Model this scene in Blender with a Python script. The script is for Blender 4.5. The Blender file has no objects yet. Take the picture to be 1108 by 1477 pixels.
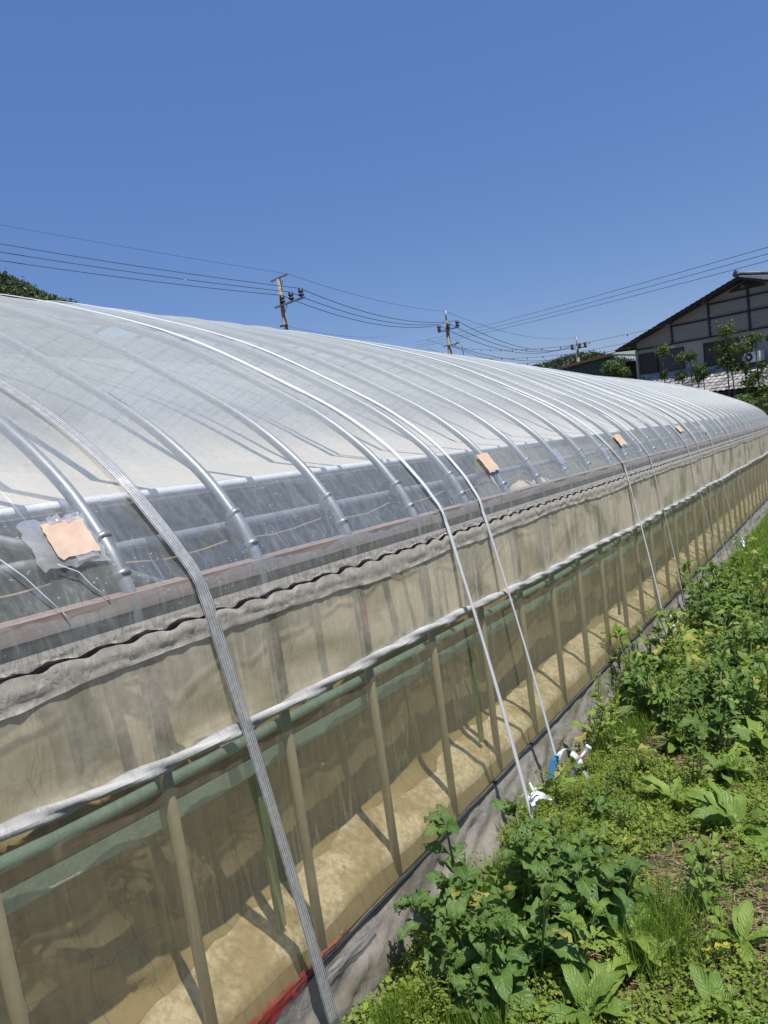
import bpy, bmesh, math, random
from mathutils import Vector, Matrix, noise
R = math.radians
rnd = random.Random(7)
C = bpy.context.scene.collection
sc = bpy.context.scene

# ------------------------------------------------------------------ camera, sky, sun
EYE = 1.72           # eye height over the strip of weeds
SL = 0.0567          # the field falls gently away from the camera
cd = bpy.data.cameras.new('camera'); cam = bpy.data.objects.new('camera', cd); C.objects.link(cam)
sc.camera = cam
cd.sensor_fit = 'VERTICAL'; cd.sensor_height = 24; cd.lens = 24 * 1060 / 1477
cd.clip_start = 0.05; cd.clip_end = 3000
M_ = Matrix(((0.83371567, 0.04130977, 0.5506466), (0.53534474, 0.18398934, -0.82435061), (-0.13536684, 0.98205979, 0.13127983)))
cam.matrix_world = Matrix.Translation((0, 0, EYE)) @ M_.to_4x4()

SUN_EL, SAZ = 69.0, math.atan2(0.95, -0.30)
w = bpy.data.worlds.new('World'); sc.world = w; w.use_nodes = True
wn = w.node_tree
sky = wn.nodes.new('ShaderNodeTexSky'); sky.sky_type = 'NISHITA'; sky.sun_disc = False
sky.sun_elevation = R(SUN_EL); sky.sun_rotation = SAZ
sky.altitude = 200; sky.air_density = 1.0; sky.dust_density = 0.0; sky.ozone_density = 3.0
bg = wn.nodes['Background']; bg.inputs[1].default_value = 0.095
mx = wn.nodes.new('ShaderNodeMix'); mx.data_type = 'RGBA'; mx.inputs[0].default_value = .66
mx.inputs[7].default_value = (.66, 1.46, 4.05, 1)      # deep clear noon blue, evens out the pale horizon
wn.links.new(sky.outputs[0], mx.inputs[6]); wn.links.new(mx.outputs[2], bg.inputs[0])
sd = bpy.data.lights.new('sun', 'SUN'); sd.energy = 4.2; sd.angle = R(0.5); sd.color = (1.0, 0.96, 0.89)
sun = bpy.data.objects.new('sun', sd); C.objects.link(sun)
sv = Vector((math.sin(SAZ) * math.cos(R(SUN_EL)), math.cos(SAZ) * math.cos(R(SUN_EL)), math.sin(R(SUN_EL))))
sun.rotation_euler = sv.to_track_quat('Z', 'Y').to_euler()
sc.view_settings.view_transform = 'Standard'; sc.view_settings.look = 'None'
sc.view_settings.exposure = 0.42; sc.view_settings.gamma = 1.0
sc.render.engine = 'CYCLES'
sc.cycles.transparent_max_bounces = 24; sc.cycles.max_bounces = 8
sc.cycles.diffuse_bounces = 4; sc.cycles.transmission_bounces = 6; sc.cycles.glossy_bounces = 3

# ------------------------------------------------------------------ helpers
def Z(h, y):
    """height h relative to the eye, on the falling field -> world z"""
    return h + EYE - SL * y

class MB:
    """collects faces, builds ONE mesh object"""
    def __init__(s): s.v = []; s.f = []; s.uv = []; s.t = []; s.m = []
    def add(s, vs, fs, uvs=None, tint=0.5, mi=0):
        o = len(s.v); s.v += [tuple(p) for p in vs]
        for f in fs:
            s.f.append(tuple(i + o for i in f)); s.t.append(tint); s.m.append(mi)
            s.uv.append([uvs[i] for i in f] if uvs else [(0, 0)] * len(f))
    def box(s, lo, hi, tint=.5, mi=0):
        x0, y0, z0 = lo; x1, y1, z1 = hi
        s.add([(x0, y0, z0), (x1, y0, z0), (x1, y1, z0), (x0, y1, z0), (x0, y0, z1), (x1, y0, z1), (x1, y1, z1), (x0, y1, z1)],
              [(0, 3, 2, 1), (4, 5, 6, 7), (0, 1, 5, 4), (1, 2, 6, 5), (2, 3, 7, 6), (3, 0, 4, 7)],
              [(0, 0), (1, 0), (1, 1), (0, 1), (0, 0), (1, 0), (1, 1), (0, 1)], tint, mi)
    def obox(s, o, ax, ay, az, tint=.5, mi=0):
        o = Vector(o); ax = Vector(ax); ay = Vector(ay); az = Vector(az)
        P = [o, o + ax, o + ax + ay, o + ay, o + az, o + ax + az, o + ax + ay + az, o + ay + az]
        s.add(P, [(0, 3, 2, 1), (4, 5, 6, 7), (0, 1, 5, 4), (1, 2, 6, 5), (2, 3, 7, 6), (3, 0, 4, 7)],
              [(0, 0), (1, 0), (1, 1), (0, 1), (0, 0), (1, 0), (1, 1), (0, 1)], tint, mi)
    def tube(s, pts, r, n=8, cap=True, tint=.5, mi=0):
        pts = [Vector(p) for p in pts]; rr = r if isinstance(r, (list, tuple)) else [r] * len(pts)
        vs = []; uvs = []; L = 0; up = None
        for i, p in enumerate(pts):
            a = pts[max(i - 1, 0)]; b = pts[min(i + 1, len(pts) - 1)]; d = (b - a)
            d = d.normalized() if d.length > 1e-9 else Vector((0, 0, 1))
            if up is None: up = d.orthogonal().normalized()
            up = (up - d * up.dot(d))
            up = up.normalized() if up.length > 1e-6 else d.orthogonal().normalized()
            sd_ = d.cross(up)
            if i: L += (p - pts[i - 1]).length
            for k in range(n):
                t = 2 * math.pi * k / n
                vs.append(p + (up * math.cos(t) + sd_ * math.sin(t)) * rr[i]); uvs.append((k / n, L))
        fs = []
        for i in range(len(pts) - 1):
            for k in range(n):
                fs.append((i * n + k, i * n + (k + 1) % n, (i + 1) * n + (k + 1) % n, (i + 1) * n + k))
        if cap:
            fs.append(tuple(range(n - 1, -1, -1))); fs.append(tuple((len(pts) - 1) * n + k for k in range(n)))
        s.add(vs, fs, uvs, tint, mi)
    def grid(s, fn, us, vs_, closed=False, tint=.5, uvf=None, mi=0):
        P = []; U = []
        for a in us:
            for b in vs_:
                P.append(fn(a, b)); U.append(uvf(a, b) if uvf else (a, b))
        nv = len(vs_); fs = []
        for i in range(len(us) - 1):
            for j in range(nv - 1):
                fs.append((i * nv + j, (i + 1) * nv + j, (i + 1) * nv + j + 1, i * nv + j + 1))
        s.add(P, fs, U, tint, mi)
    def build(s, name, mats, parent=None, origin=None, smooth=True, **tags):
        if not isinstance(mats, (list, tuple)): mats = [mats]
        if parent is not None: origin = parent['_o'] if '_o' in parent else (0, 0, 0)
        ox, oy, oz = origin or (0, 0, 0)
        me = bpy.data.meshes.new(name)
        me.from_pydata([(x - ox, y - oy, z - oz) for x, y, z in s.v], [], s.f)
        uvl = me.uv_layers.new(name='UVMap')
        flat = [c for f in s.uv for p in f for c in p]
        uvl.data.foreach_set('uv', flat)
        at = me.attributes.new('tint', 'FLOAT', 'FACE'); at.data.foreach_set('value', s.t)
        for m in mats: me.materials.append(m)
        if len(mats) > 1: me.polygons.foreach_set('material_index', s.m)
        me.polygons.foreach_set('use_smooth', [smooth] * len(s.f)); me.update()
        o = bpy.data.objects.new(name, me); C.objects.link(o)
        if parent is not None: o.parent = parent; o['_o'] = (ox, oy, oz)
        else: o.location = (ox, oy, oz)
        for k, v in tags.items(): o[k] = v
        return o

def thing(name, loc, label, cat, group=None):
    o = bpy.data.objects.new(name, None); C.objects.link(o); o.location = loc; o['_o'] = tuple(loc)
    o.empty_display_size = .1
    o['label'] = label; o['category'] = cat
    if group: o['group'] = group
    return o

def tag(o, label, cat, group=None, kind=None):
    if label: o['label'] = label
    if cat: o['category'] = cat
    if group: o['group'] = group
    if kind: o['kind'] = kind
    return o

def lin(a, b, n): return [a + (b - a) * i / (n - 1) for i in range(n)]
def fb(x, y=0., z=0., o=3): return noise.fractal(Vector((x, y, z)), 1.0, 2.0, o)
def interp(T, x):
    if x <= T[0][0]: return T[0][1]
    for (a, p), (b, q) in zip(T, T[1:]):
        if x <= b:
            t = (x - a) / (b - a); return p + (q - p) * t
    return T[-1][1]

# ------------------------------------------------------------------ node helpers
class NT:
    def __init__(s, name):
        s.mat = bpy.data.materials.new(name); s.mat.use_nodes = True; s.t = s.mat.node_tree; s.t.nodes.clear()
        s.out = s.t.nodes.new('ShaderNodeOutputMaterial')
    def n(s, typ, ins=None, **at):
        nd = s.t.nodes.new('ShaderNode' + typ)
        for k, v in at.items(): setattr(nd, k, v)
        for k, v in (ins or {}).items(): s.set(nd.inputs[k], v)
        return nd
    def set(s, sock, v):
        if isinstance(v, bpy.types.NodeSocket): s.t.links.new(v, sock)
        elif hasattr(sock, 'default_value'):
            if isinstance(v, (tuple, list)) and len(v) == 3 and sock.type == 'RGBA': v = (*v, 1)
            sock.default_value = v
    def math(s, op, a, b=0.0, c=None, clamp=False):
        nd = s.t.nodes.new('ShaderNodeMath'); nd.operation = op; nd.use_clamp = clamp
        s.set(nd.inputs[0], a); s.set(nd.inputs[1], b)
        if c is not None: s.set(nd.inputs[2], c)
        return nd.outputs[0]
    def ramp(s, fac, stops, interp_='LINEAR'):
        nd = s.t.nodes.new('ShaderNodeValToRGB'); cr = nd.color_ramp; cr.interpolation = interp_
        while len(cr.elements) < len(stops): cr.elements.new(0.5)
        for e, (p, c) in zip(cr.elements, stops):
            e.position = p; e.color = (*c, 1) if isinstance(c, (tuple, list)) else (c, c, c, 1)
        s.set(nd.inputs[0], fac); return nd.outputs[0]
    def mixc(s, f, a, b, mode='MIX'):
        nd = s.t.nodes.new('ShaderNodeMix'); nd.data_type = 'RGBA'; nd.blend_type = mode
        s.set(nd.inputs[0], f); s.set(nd.inputs[6], a); s.set(nd.inputs[7], b); return nd.outputs[2]
    def noise(s, vec, scale, detail=3, rough=.55, dist=0):
        return s.n('TexNoise', {'Vector': vec, 'Scale': scale, 'Detail': detail, 'Roughness': rough, 'Distortion': dist}).outputs[0]
    def coord(s, which='Object'): return s.n('TexCoord').outputs[which]
    def map(s, vec, scale=(1, 1, 1), rot=(0, 0, 0), loc=(0, 0, 0)):
        return s.n('Mapping', {'Vector': vec, 'Scale': scale, 'Rotation': rot, 'Location': loc}).outputs[0]
    def attr(s, name): return s.n('Attribute', attribute_name=name)
    def bump(s, h, strength=.3, dist=.01, nrm=None):
        d = {'Height': h, 'Strength': strength, 'Distance': dist}
        if nrm is not None: d['Normal'] = nrm
        return s.n('Bump', d).outputs[0]
    def mixs(s, f, a, b):
        nd = s.t.nodes.new('ShaderNodeMixShader'); s.set(nd.inputs[0], f); s.t.links.new(a, nd.inputs[1]); s.t.links.new(b, nd.inputs[2]); return nd.outputs[0]
    def surf(s, o): s.t.links.new(o, s.out.inputs[0]); return s.mat
    def princ(s, col, rough=.6, metal=0., bump=None, **kw):
        d = {'Base Color': col, 'Roughness': rough, 'Metallic': metal}
        if bump is not None: d['Normal'] = bump
        d.update(kw)
        return s.n('BsdfPrincipled', d).outputs[0]

def plain(name, col, rough=.7, metal=0., var=.25, scale=8., bs=.2, detail=4):
    t = NT(name); v = t.coord()
    n1 = t.noise(v, scale, detail)
    c = t.mixc(n1, tuple(x * (1 - var) for x in col), tuple(min(1, x * (1 + var)) for x in col))
    return t.surf(t.princ(c, rough, metal, t.bump(t.noise(v, scale * 6, 3), bs, .01)))

def film(name, col, base, streak=.25, streak_scale=(6, 60, 1), fine=.15, edge=.5, gloss=.5, rough=.25, blot=None, tint=(1, 1, 1),
         bumps=.25, speck=0., vert=None, wr_scale=(3, 10, 1), wr_dist=.01, trans=.5, extra=None):
    """polythene: part clear, part milky, with a soft sheen. UV = metres (across, along)"""
    t = NT(name); uv = t.n('UVMap', uv_map='UVMap').outputs[0]
    s1 = t.noise(t.map(uv, streak_scale), 1.0, 5, .65, .4)
    s2 = t.noise(t.map(uv, (40, 40, 1)), 1.0, 4, .6)
    s3 = t.noise(t.map(uv, (1.5, 1.5, 1)), 1.0, 3, .6)
    f = t.math('MULTIPLY_ADD', t.math('SUBTRACT', s1, .5), streak * 2, base)
    f = t.math('MULTIPLY_ADD', t.math('SUBTRACT', s2, .5), fine * 2, f)
    f = t.math('MULTIPLY_ADD', t.math('SUBTRACT', s3, .5), fine * 1.6, f)
    lw = t.n('LayerWeight', {'Blend': .5}).outputs['Facing']
    f = t.math('MULTIPLY_ADD', t.math('POWER', lw, 2.5), edge, f)
    if speck:
        vo = t.n('TexVoronoi', {'Vector': t.map(uv, (60, 38, 1)), 'Scale': 1.0, 'Randomness': 1.0}).outputs['Distance']
        m = t.math('LESS_THAN', vo, .13)
        g = t.math('GREATER_THAN', t.noise(t.map(uv, (5, 5, 1)), 1.0, 2), .5)
        f = t.math('MULTIPLY_ADD', t.math('MULTIPLY', m, g), speck, f)
        sc_ = t.noise(t.map(uv, (3, 110, 1), (0, 0, .25)), 1.0, 2, .5, 1.0)
        f = t.math('MULTIPLY_ADD', t.math('GREATER_THAN', sc_, .70), speck * .5, f)
    if extra: f = extra(t, uv, f)
    f = t.math('MINIMUM', t.math('MAXIMUM', f, .03), .97)
    c = col
    if blot:
        b = t.ramp(t.noise(t.map(uv, (3.2, 2.6, 1)), 1.0, 3, .5, .5), [(.40, 0.), (.52, 1.)])
        c = t.mixc(b, blot, col)
        c = t.mixc(t.math('MULTIPLY', t.noise(t.map(uv, (1, 22, 1)), 1.0, 3), .6), c, tuple(x * .75 for x in col))
    else:
        c = t.mixc(s2, tuple(x * .85 for x in col), col)
    wr = t.noise(t.map(uv, wr_scale), 1.0, 4, .6, .8)
    nb = t.bump(wr, bumps, wr_dist)
    dif = t.n('BsdfDiffuse', {'Color': c, 'Normal': nb}).outputs[0]
    tr = t.n('BsdfTranslucent', {'Color': c, 'Normal': nb}).outputs[0]
    body = t.mixs(trans, dif, tr)
    clear = t.n('BsdfTransparent', {'Color': tint}).outputs[0]
    a = t.mixs(f, clear, body)
    gl = t.n('BsdfGlossy', {'Color': (1, 1, 1), 'Roughness': rough, 'Normal': nb}).outputs[0]
    fr = t.n('Fresnel', {'IOR': 1.45}).outputs[0]
    return t.surf(t.mixs(t.math('MULTIPLY', fr, gloss), a, gl))

# ------------------------------------------------------------------ materials
def m_galv(name, lo=(.24, .26, .27), hi=(.44, .46, .46), metal=.65, rough=.34):
    t = NT(name); v = t.coord()
    a = t.noise(v, 30, 4, .6); b = t.noise(t.map(v, (4, 4, 25)), 2.0, 4)
    c = t.mixc(a, lo, hi); c = t.mixc(t.math('MULTIPLY', b, .5), c, (.30, .30, .29))
    r = t.math('MULTIPLY_ADD', a, .25, rough)
    return t.surf(t.princ(c, r, metal, t.bump(a, .15, .003)))
GALV = m_galv('galvanised_steel')
POST = m_galv('weathered_post_steel', (.36, .34, .27), (.54, .51, .42), .2, .5)
UPR = plain('dark_brown_upright', (.065, .048, .04), .7, 0, .3, 20)
REDT = plain('faded_red_tape', (.50, .10, .10), .6, 0, .2, 20)
def roof_extra(t, uv, f):
    # dust that gathers in long vertical drip lines
    d = t.noise(t.map(uv, (1.2, 34, 1)), 1.0, 4, .7, .6)
    f = t.math('MULTIPLY_ADD', t.math('SUBTRACT', d, .5), .22, f)
    # milkier film towards the upper part
    u = t.n('SeparateXYZ', {0: uv}).outputs[0]
    g = t.n('MapRange', {'Value': u, 'From Min': .25, 'From Max': 1.1, 'To Min': 0.0, 'To Max': .15}).outputs[0]
    # tension creases fanning down to the eave, their highlights put in as milkiness
    n1 = t.noise(t.map(uv, (3.5, 10, 1), (0, 0, .55)), 1.0, 3, .5, .5)
    cr = t.math('SUBTRACT', 1.0, t.math('MULTIPLY', t.math('ABSOLUTE', t.math('SUBTRACT', n1, .5)), 14.), clamp=True)
    n2 = t.noise(t.map(uv, (5, 16, 1), (0, 0, -.4)), 1.0, 3, .5, .4)
    cr = t.math('MAXIMUM', cr, t.math('SUBTRACT', 1.0, t.math('MULTIPLY', t.math('ABSOLUTE', t.math('SUBTRACT', n2, .5)), 22.), clamp=True))
    cr = t.math('MULTIPLY', cr, t.noise(t.map(uv, (4, 3, 1)), 1.0, 2))
    v = t.n('MapRange', {'Value': u, 'From Min': .0, 'From Max': .5, 'To Min': .55, 'To Max': 0.0}).outputs[0]
    f = t.math('ADD', f, t.math('MULTIPLY', t.math('POWER', cr, 2.), v))
    return t.math('ADD', f, g)
ROOF = film('clear_dusty_roof_film', (.62, .66, .63), .19, .09, (2, 40, 1), .08, .26, .14, .26, speck=.36, bumps=.35, trans=.25, wr_scale=(1.6, 9, 1), wr_dist=.02, extra=roof_extra)
def inner_extra(t, uv, f):
    u = t.n('SeparateXYZ', {0: uv}).outputs[0]
    n_ = t.noise(t.map(uv, (2, 3, 1)), 1.0, 4, .6)
    g = t.n('MapRange', {'Value': t.math('MULTIPLY_ADD', n_, .3, u), 'From Min': .50, 'From Max': 1.0, 'To Min': 0.0, 'To Max': .85}).outputs[0]
    return t.math('SUBTRACT', f, g)
INNER_ROOF = film('inner_white_film', (.92, .85, .71), .95, .10, (2, 12, 1), .10, .1, .15, .4, extra=inner_extra, bumps=.6, wr_scale=(14, 1.6, 1), wr_dist=.03, trans=.22)
FAR_FILM = film('far_side_film', (.62, .68, .70), .40, .08, (2, 12, 1), .06, .2, .3, .4, bumps=.3)
def creases(t, uv, f):
    n1 = t.noise(t.map(uv, (.9, 8, 1), (0, 0, .22)), 1.0, 2, .4, .2)
    a = t.math('SUBTRACT', 1.0, t.math('MULTIPLY', t.math('ABSOLUTE', t.math('SUBTRACT', n1, .5)), 45.), clamp=True)
    n2 = t.noise(t.map(uv, (1.0, 17, 1), (0, 0, -.08)), 1.0, 2, .4, .1)
    b = t.math('SUBTRACT', 1.0, t.math('MULTIPLY', t.math('ABSOLUTE', t.math('SUBTRACT', n2, .52)), 60.), clamp=True)
    m_ = t.math('MULTIPLY', t.math('MAXIMUM', a, b), t.ramp(t.noise(t.map(uv, (3, 2, 1)), 1.0, 2), [(.42, 0.), (.62, 1.)]))
    return t.math('MULTIPLY_ADD', m_, .20, f)
WALL_UP = film('double_dusty_wall_film', (.95, .86, .66), .37, .12, (1.0, 45, 1), .17, .3, .6, .25, blot=(.40, .39, .26), bumps=.6, wr_scale=(2, 12, 1), trans=.12, extra=creases)  # blotches stand for shadows behind the film, put into its colour
WALL_LOW = film('single_side_film', (.62, .54, .37), .13, .10, (.8, 40, 1),   .05, .18, .5, .16, bumps=.4, wr_scale=(1.5, 16, 1), tint=(.98, .92, .76), trans=.15, wr_dist=.016, extra=creases)
HEM = film('crumpled_hem_film', (.74, .69, .60), .48, .14, (8, 30, 1), .10, .3, .8, .2, bumps=1., wr_scale=(10, 60, 1), wr_dist=.012, trans=.1)
HEM2 = film('double_hem_film', (.80, .735, .62), .60, .10, (8, 30, 1), .10, .3, .7, .25, bumps=.55, wr_scale=(14, 40, 1), wr_dist=.012, trans=.12)
SKIRT = film('grey_skirt_film', (.60, .54, .48), .60, .22, (3, 9, 1), .15, .2, .6, .3, bumps=.6, wr_scale=(6, 7, 1), tint=(.85, .78, .70), trans=.12, wr_dist=.02, extra=creases, blot=(.33, .29, .235))
STRAPM = film('ribbed_strap_tape', (.93, .94, .95), .80, .1, (2, 2, 1), .1, .1, .7, .25, bumps=.2, trans=.12)
CLEARTAPE = film('clear_repair_tape', (.78, .79, .79), .45, .3, (14, 14, 1), .25, .2, .3, .3, bumps=.8, wr_scale=(18, 18, 1), wr_dist=.004)

def m_ribtape():
    t = NT('clear_ribbed_tape'); uv = t.n('UVMap', uv_map='UVMap').outputs[0]
    u = t.n('SeparateXYZ', {0: uv}).outputs[0]
    s = t.math('SINE', t.math('MULTIPLY', u, 6.2832 * 5))
    f = t.math('MULTIPLY_ADD', s, .09, .43)
    f = t.math('ADD', f, t.math('MULTIPLY', t.math('SUBTRACT', t.noise(t.map(uv, (2, 60, 1)), 1.0, 4), .5), .5), clamp=True)
    nb = t.bump(s, .6, .003)
    d = t.mixs(.1, t.n('BsdfDiffuse', {'Color': (.93, .93, .91, 1), 'Normal': nb}).outputs[0], t.n('BsdfTranslucent', {'Color': (.93, .93, .91, 1)}).outputs[0])
    a = t.mixs(f, t.n('BsdfTransparent', {'Color': (.9, .9, .9, 1)}).outputs[0], d)
    return t.surf(t.mixs(t.math('MULTIPLY', t.n('Fresnel', {'IOR': 1.45, 'Normal': nb}).outputs[0], .8), a, t.n('BsdfGlossy', {'Roughness': .2, 'Normal': nb}).outputs[0]))
RIBTAPE = m_ribtape()

def m_sheet():
    t = NT('beige_inner_sheet'); v = t.coord(); uv = t.n('UVMap', uv_map='UVMap').outputs[0]
    a = t.noise(t.map(v, (3, 3, 3)), 1.0, 5, .6, .6); b = t.noise(t.map(uv, (1.2, 30, 1)), 1.0, 4, .6)
    c = t.mixc(a, (.39, .325, .195), (.60, .52, .345)); c = t.mixc(t.math('MULTIPLY', b, .18), c, (.30, .23, .125))
    mo = t.ramp(t.noise(t.map(v, (9, 9, 9)), 1.0, 6, .7), [(.35, 1.), (.48, 0.)])
    c = t.mixc(t.math('MULTIPLY', mo, .35), c, (.20, .18, .11))
    # printed grid threads in the sheet, sagging
    w1 = t.n('TexWave', {'Vector': t.map(uv, (0, 1, 0)), 'Scale': 2.2, 'Distortion': 1.2, 'Detail': 2}, bands_direction='Y').outputs['Fac']
    w2 = t.n('TexWave', {'Vector': t.map(uv, (1, .10, 0)), 'Scale': 3.0, 'Distortion': 1.0, 'Detail': 2}, bands_direction='X').outputs['Fac']
    th = t.math('MAXIMUM', t.math('GREATER_THAN', w1, .9985), t.math('GREATER_THAN', w2, .9985))
    c = t.mixc(t.math('MULTIPLY', th, .40), c, (.13, .11, .07))
    wr = t.noise(t.map(uv, (3, 9, 1)), 1.0, 4, .6, 1.2)
    nb = t.bump(wr, .5, .03)
    return t.surf(t.mixs(.15, t.princ(c, .75, 0, nb), t.n('BsdfTranslucent', {'Color': c}).outputs[0]))
SHEET = m_sheet()

def m_sunlit_band():  # sunlit band of the inner sheet, its brightness put into the colour
    t = NT('sunlit_sheet_band'); v = t.coord()
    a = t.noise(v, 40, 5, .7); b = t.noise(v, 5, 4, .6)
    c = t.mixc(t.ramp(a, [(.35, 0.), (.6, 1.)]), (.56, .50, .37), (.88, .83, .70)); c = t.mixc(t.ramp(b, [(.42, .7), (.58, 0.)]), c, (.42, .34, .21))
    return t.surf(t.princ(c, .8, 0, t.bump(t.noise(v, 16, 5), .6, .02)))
SUNBAND = m_sunlit_band()
def m_wood(name, a, b, sc=(2, 40, 40), rough=.7):
    t = NT(name); v = t.coord()
    n1 = t.noise(t.map(v, (sc[1], sc[0], sc[2])), 1.0, 5, .6, 1.5)
    c = t.mixc(t.ramp(n1, [(.3, 0.), (.7, 1.)]), a, b)
    return t.surf(t.princ(c, rough, 0, t.bump(n1, .3, .004)))
BOARD = m_wood('pinkish_timber', (.20, .145, .12), (.34, .26, .225))
PLY = m_wood('grained_plywood', (.28, .17, .10), (.55, .41, .27), (6, 14, 30))
TEAL = plain('weathered_teal_paint', (.50, .66, .57), .6, 0, .3, 14, .3)
LATH = plain('green_lath_paint', (.28, .38, .25), .6, 0, .35, 10, .2)
DARK = plain('dark_channel_metal', (.085, .072, .062), .5, .3, .3, 20)
CORD = plain('black_cord', (.02, .02, .022), .6, 0, .2, 30)
def m_roll():
    t = NT('wound_white_film'); uv = t.n('UVMap', uv_map='UVMap').outputs[0]
    a = t.noise(t.map(uv, (4, 12, 1), (0, 0, .5)), 1.0, 5, .6, 1.0)
    sp = t.math('SINE', t.math('MULTIPLY', t.math('ADD', t.math('MULTIPLY', t.n('SeparateXYZ', {0: uv}).outputs[0], 7.7), t.math('MULTIPLY', t.n('SeparateXYZ', {0: uv}).outputs[1], 3.4)), 6.2832))
    a = t.math('MULTIPLY_ADD', sp, .22, a)
    c = t.mixc(a, (.20, .195, .185), (.56, .55, .52))
    return t.surf(t.princ(c, .38, 0, t.bump(a, .9, .012)))
ROLL = m_roll()
def m_patch():
    t = NT('salmon_repair_patch'); v = t.coord()
    a = t.noise(v, 14, 4); b = t.noise(t.map(v, (5, 9, 9)), 1.0, 4, .7); c = t.mixc(a, (.50, .335, .235), (.64, .455, .335)); c = t.mixc(t.ramp(b, [(.45, 0.), (.62, .45)]), c, (.70, .57, .46))
    return t.surf(t.princ(c, .7, 0, t.bump(t.noise(v, 60, 3), .2, .004)))
PATCH = m_patch()
REDNET = film('red_plastic', (.60, .08, .08), .22, .9, (20, 22, 1), .35, .1, .3, .4, bumps=.8, trans=.25)
WHITEP = plain('white_plastic_tape', (.80, .82, .84), .4, 0, .08, 20, .3)
BLUEP = plain('blue_plastic_tape', (.06, .24, .52), .4, 0, .3, 20, .3)
RUST = plain('rusty_ring', (.38, .10, .05), .7, 0, .3, 30, .3)
SACK = plain('pale_sack', (.50, .43, .29), .8, 0, .2, 10, .3)

def m_leaf(name, c1, c2, rib=(.22, .30, .10), holes=0., trans=.28, rough=.42, ribw=.05):
    t = NT(name); tin = t.attr('tint').outputs['Fac']; v = t.coord(); uv = t.n('UVMap', uv_map='UVMap').outputs[0]
    oi = t.n('ObjectInfo').outputs['Random']
    k = t.math('ADD', t.math('MULTIPLY', tin, .8), t.math('MULTIPLY', oi, .3), clamp=True)
    c = t.mixc(k, c1, c2)
    a = t.noise(v, 26, 4, .6); c = t.mixc(t.math('MULTIPLY', a, .35), c, tuple(x * .6 for x in c1))
    if ribw: c = t.mixc(t.math('MULTIPLY', t.math('GREATER_THAN', tin, .965), t.ramp(t.noise(v, 14, 4), [(.35, .1), (.6, .95)])), c, (.42, .33, .09))
    sx = t.n('SeparateXYZ', {0: uv}); u, vv = sx.outputs[0], sx.outputs[1]
    d = t.math('ABSOLUTE', t.math('SUBTRACT', u, .5))
    mid = t.math('LESS_THAN', d, ribw * .6)
    side = t.math('SINE', t.math('MULTIPLY', t.math('SUBTRACT', vv, t.math('MULTIPLY', d, .45)), 60.))
    c = t.mixc(t.math('MULTIPLY', t.math('GREATER_THAN', side, .93), .35), c, rib)
    c = t.mixc(t.math('MULTIPLY', mid, .75), c, rib)
    nb = t.bump(t.math('ADD', t.math('MULTIPLY', side, .25), t.noise(v, 60, 3)), .5, .006)
    p = t.princ(c, rough, 0, nb, **{'Specular IOR Level': .3})
    tr = t.n('BsdfTranslucent', {'Color': t.mixc(.5, c, (.35, .50, .06))}).outputs[0]
    o = t.mixs(trans, p, tr)
    if holes:
        h = t.n('TexVoronoi', {'Vector': v, 'Scale': 85.}).outputs['Distance']
        hm = t.math('LESS_THAN', h, .34)
        g = t.math('GREATER_THAN', t.noise(v, 9, 2), 1 - holes)
        o = t.mixs(t.math('MULTIPLY', hm, g), o, t.n('BsdfTransparent').outputs[0])
    return t.surf(o)
LEAF = m_leaf('dock_leaf', (.115, .205, .04), (.24, .35, .075))
LEAF2 = m_leaf('dark_dock_leaf', (.075, .155, .038), (.165, .265, .068), holes=.45)
LEAF3 = m_leaf('bright_dock_leaf', (.17, .26, .045), (.33, .44, .09), holes=.45)
WEED = m_leaf('chickweed_leaf', (.15, .24, .035), (.44, .54, .11), trans=.35, rough=.5, ribw=0)
GRASS = m_leaf('grass_blade', (.08, .17, .025), (.23, .34, .05), trans=.35, rough=.5, ribw=0)
YELLOW = m_leaf('yellowed_leaf', (.50, .42, .05), (.62, .55, .12), (.6, .55, .2), holes=.6)
SEED = m_leaf('seed_clusters', (.14, .19, .045), (.26, .28, .08), trans=.2, ribw=0)
STEM = plain('weed_stem', (.12, .19, .055), .6, 0, .3, 20)
STRAW = plain('dry_straw', (.29, .20, .115), .8, 0, .4, 6)
CROWN = m_leaf('conifer_foliage', (.045, .085, .018), (.12, .175, .04), trans=.2, ribw=0)
CROWND = m_leaf('hill_foliage', (.016, .034, .010), (.050, .075, .022), trans=.1, ribw=0)
BARK = plain('grey_bark', (.16, .12, .09), .85, 0, .3, 10)

def m_soil():
    t = NT('soil_and_litter'); v = t.coord()
    a = t.noise(v, 3, 6, .7); b = t.noise(v, 70, 5, .7)
    c = t.mixc(b, (.045, .028, .018), (.17, .105, .065)); c = t.mixc(t.ramp(a, [(.42, 0.), (.6, 1.)]), c, t.mixc(b, (.03, .05, .015), (.09, .12, .03)))
    return t.surf(t.princ(c, .95, 0, t.bump(b, .8, .02)))
SOIL = m_soil()
INSOIL = plain('dry_inner_soil', (.075, .065, .045), .95, 0, .3, 5, .5)

# ------------------------------------------------------------------ ground
g = MB()
ys = [-30, -10, -5] + lin(-2, 20, 60) + [24, 28, 32, 45, 80, 150, 400, 900]
xs = [-900, -400, -150, -60, -30, -16, -9] + lin(-8.2, -1.8, 12) + lin(-1.7, 1.2, 59) + [1.6, 2.5, 4] + [6, 12, 30, 80, 300, 700]
def gfn(x, y):
    z = -SL * min(y, 30)
    if -1.5 < x < 4 and 0 < y < 16: z += .02 * fb(x * 2.2, y * 2.2) + max(0, x + .9) * .03
    if x < -1.0: z -= .13 * min(1, (-1.0 - x) / .42) ** 1.3
    return (x, y, z)
g.grid(gfn, xs, ys)
tag(g.build('ground', SOIL), None, None, kind='structure')

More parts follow.
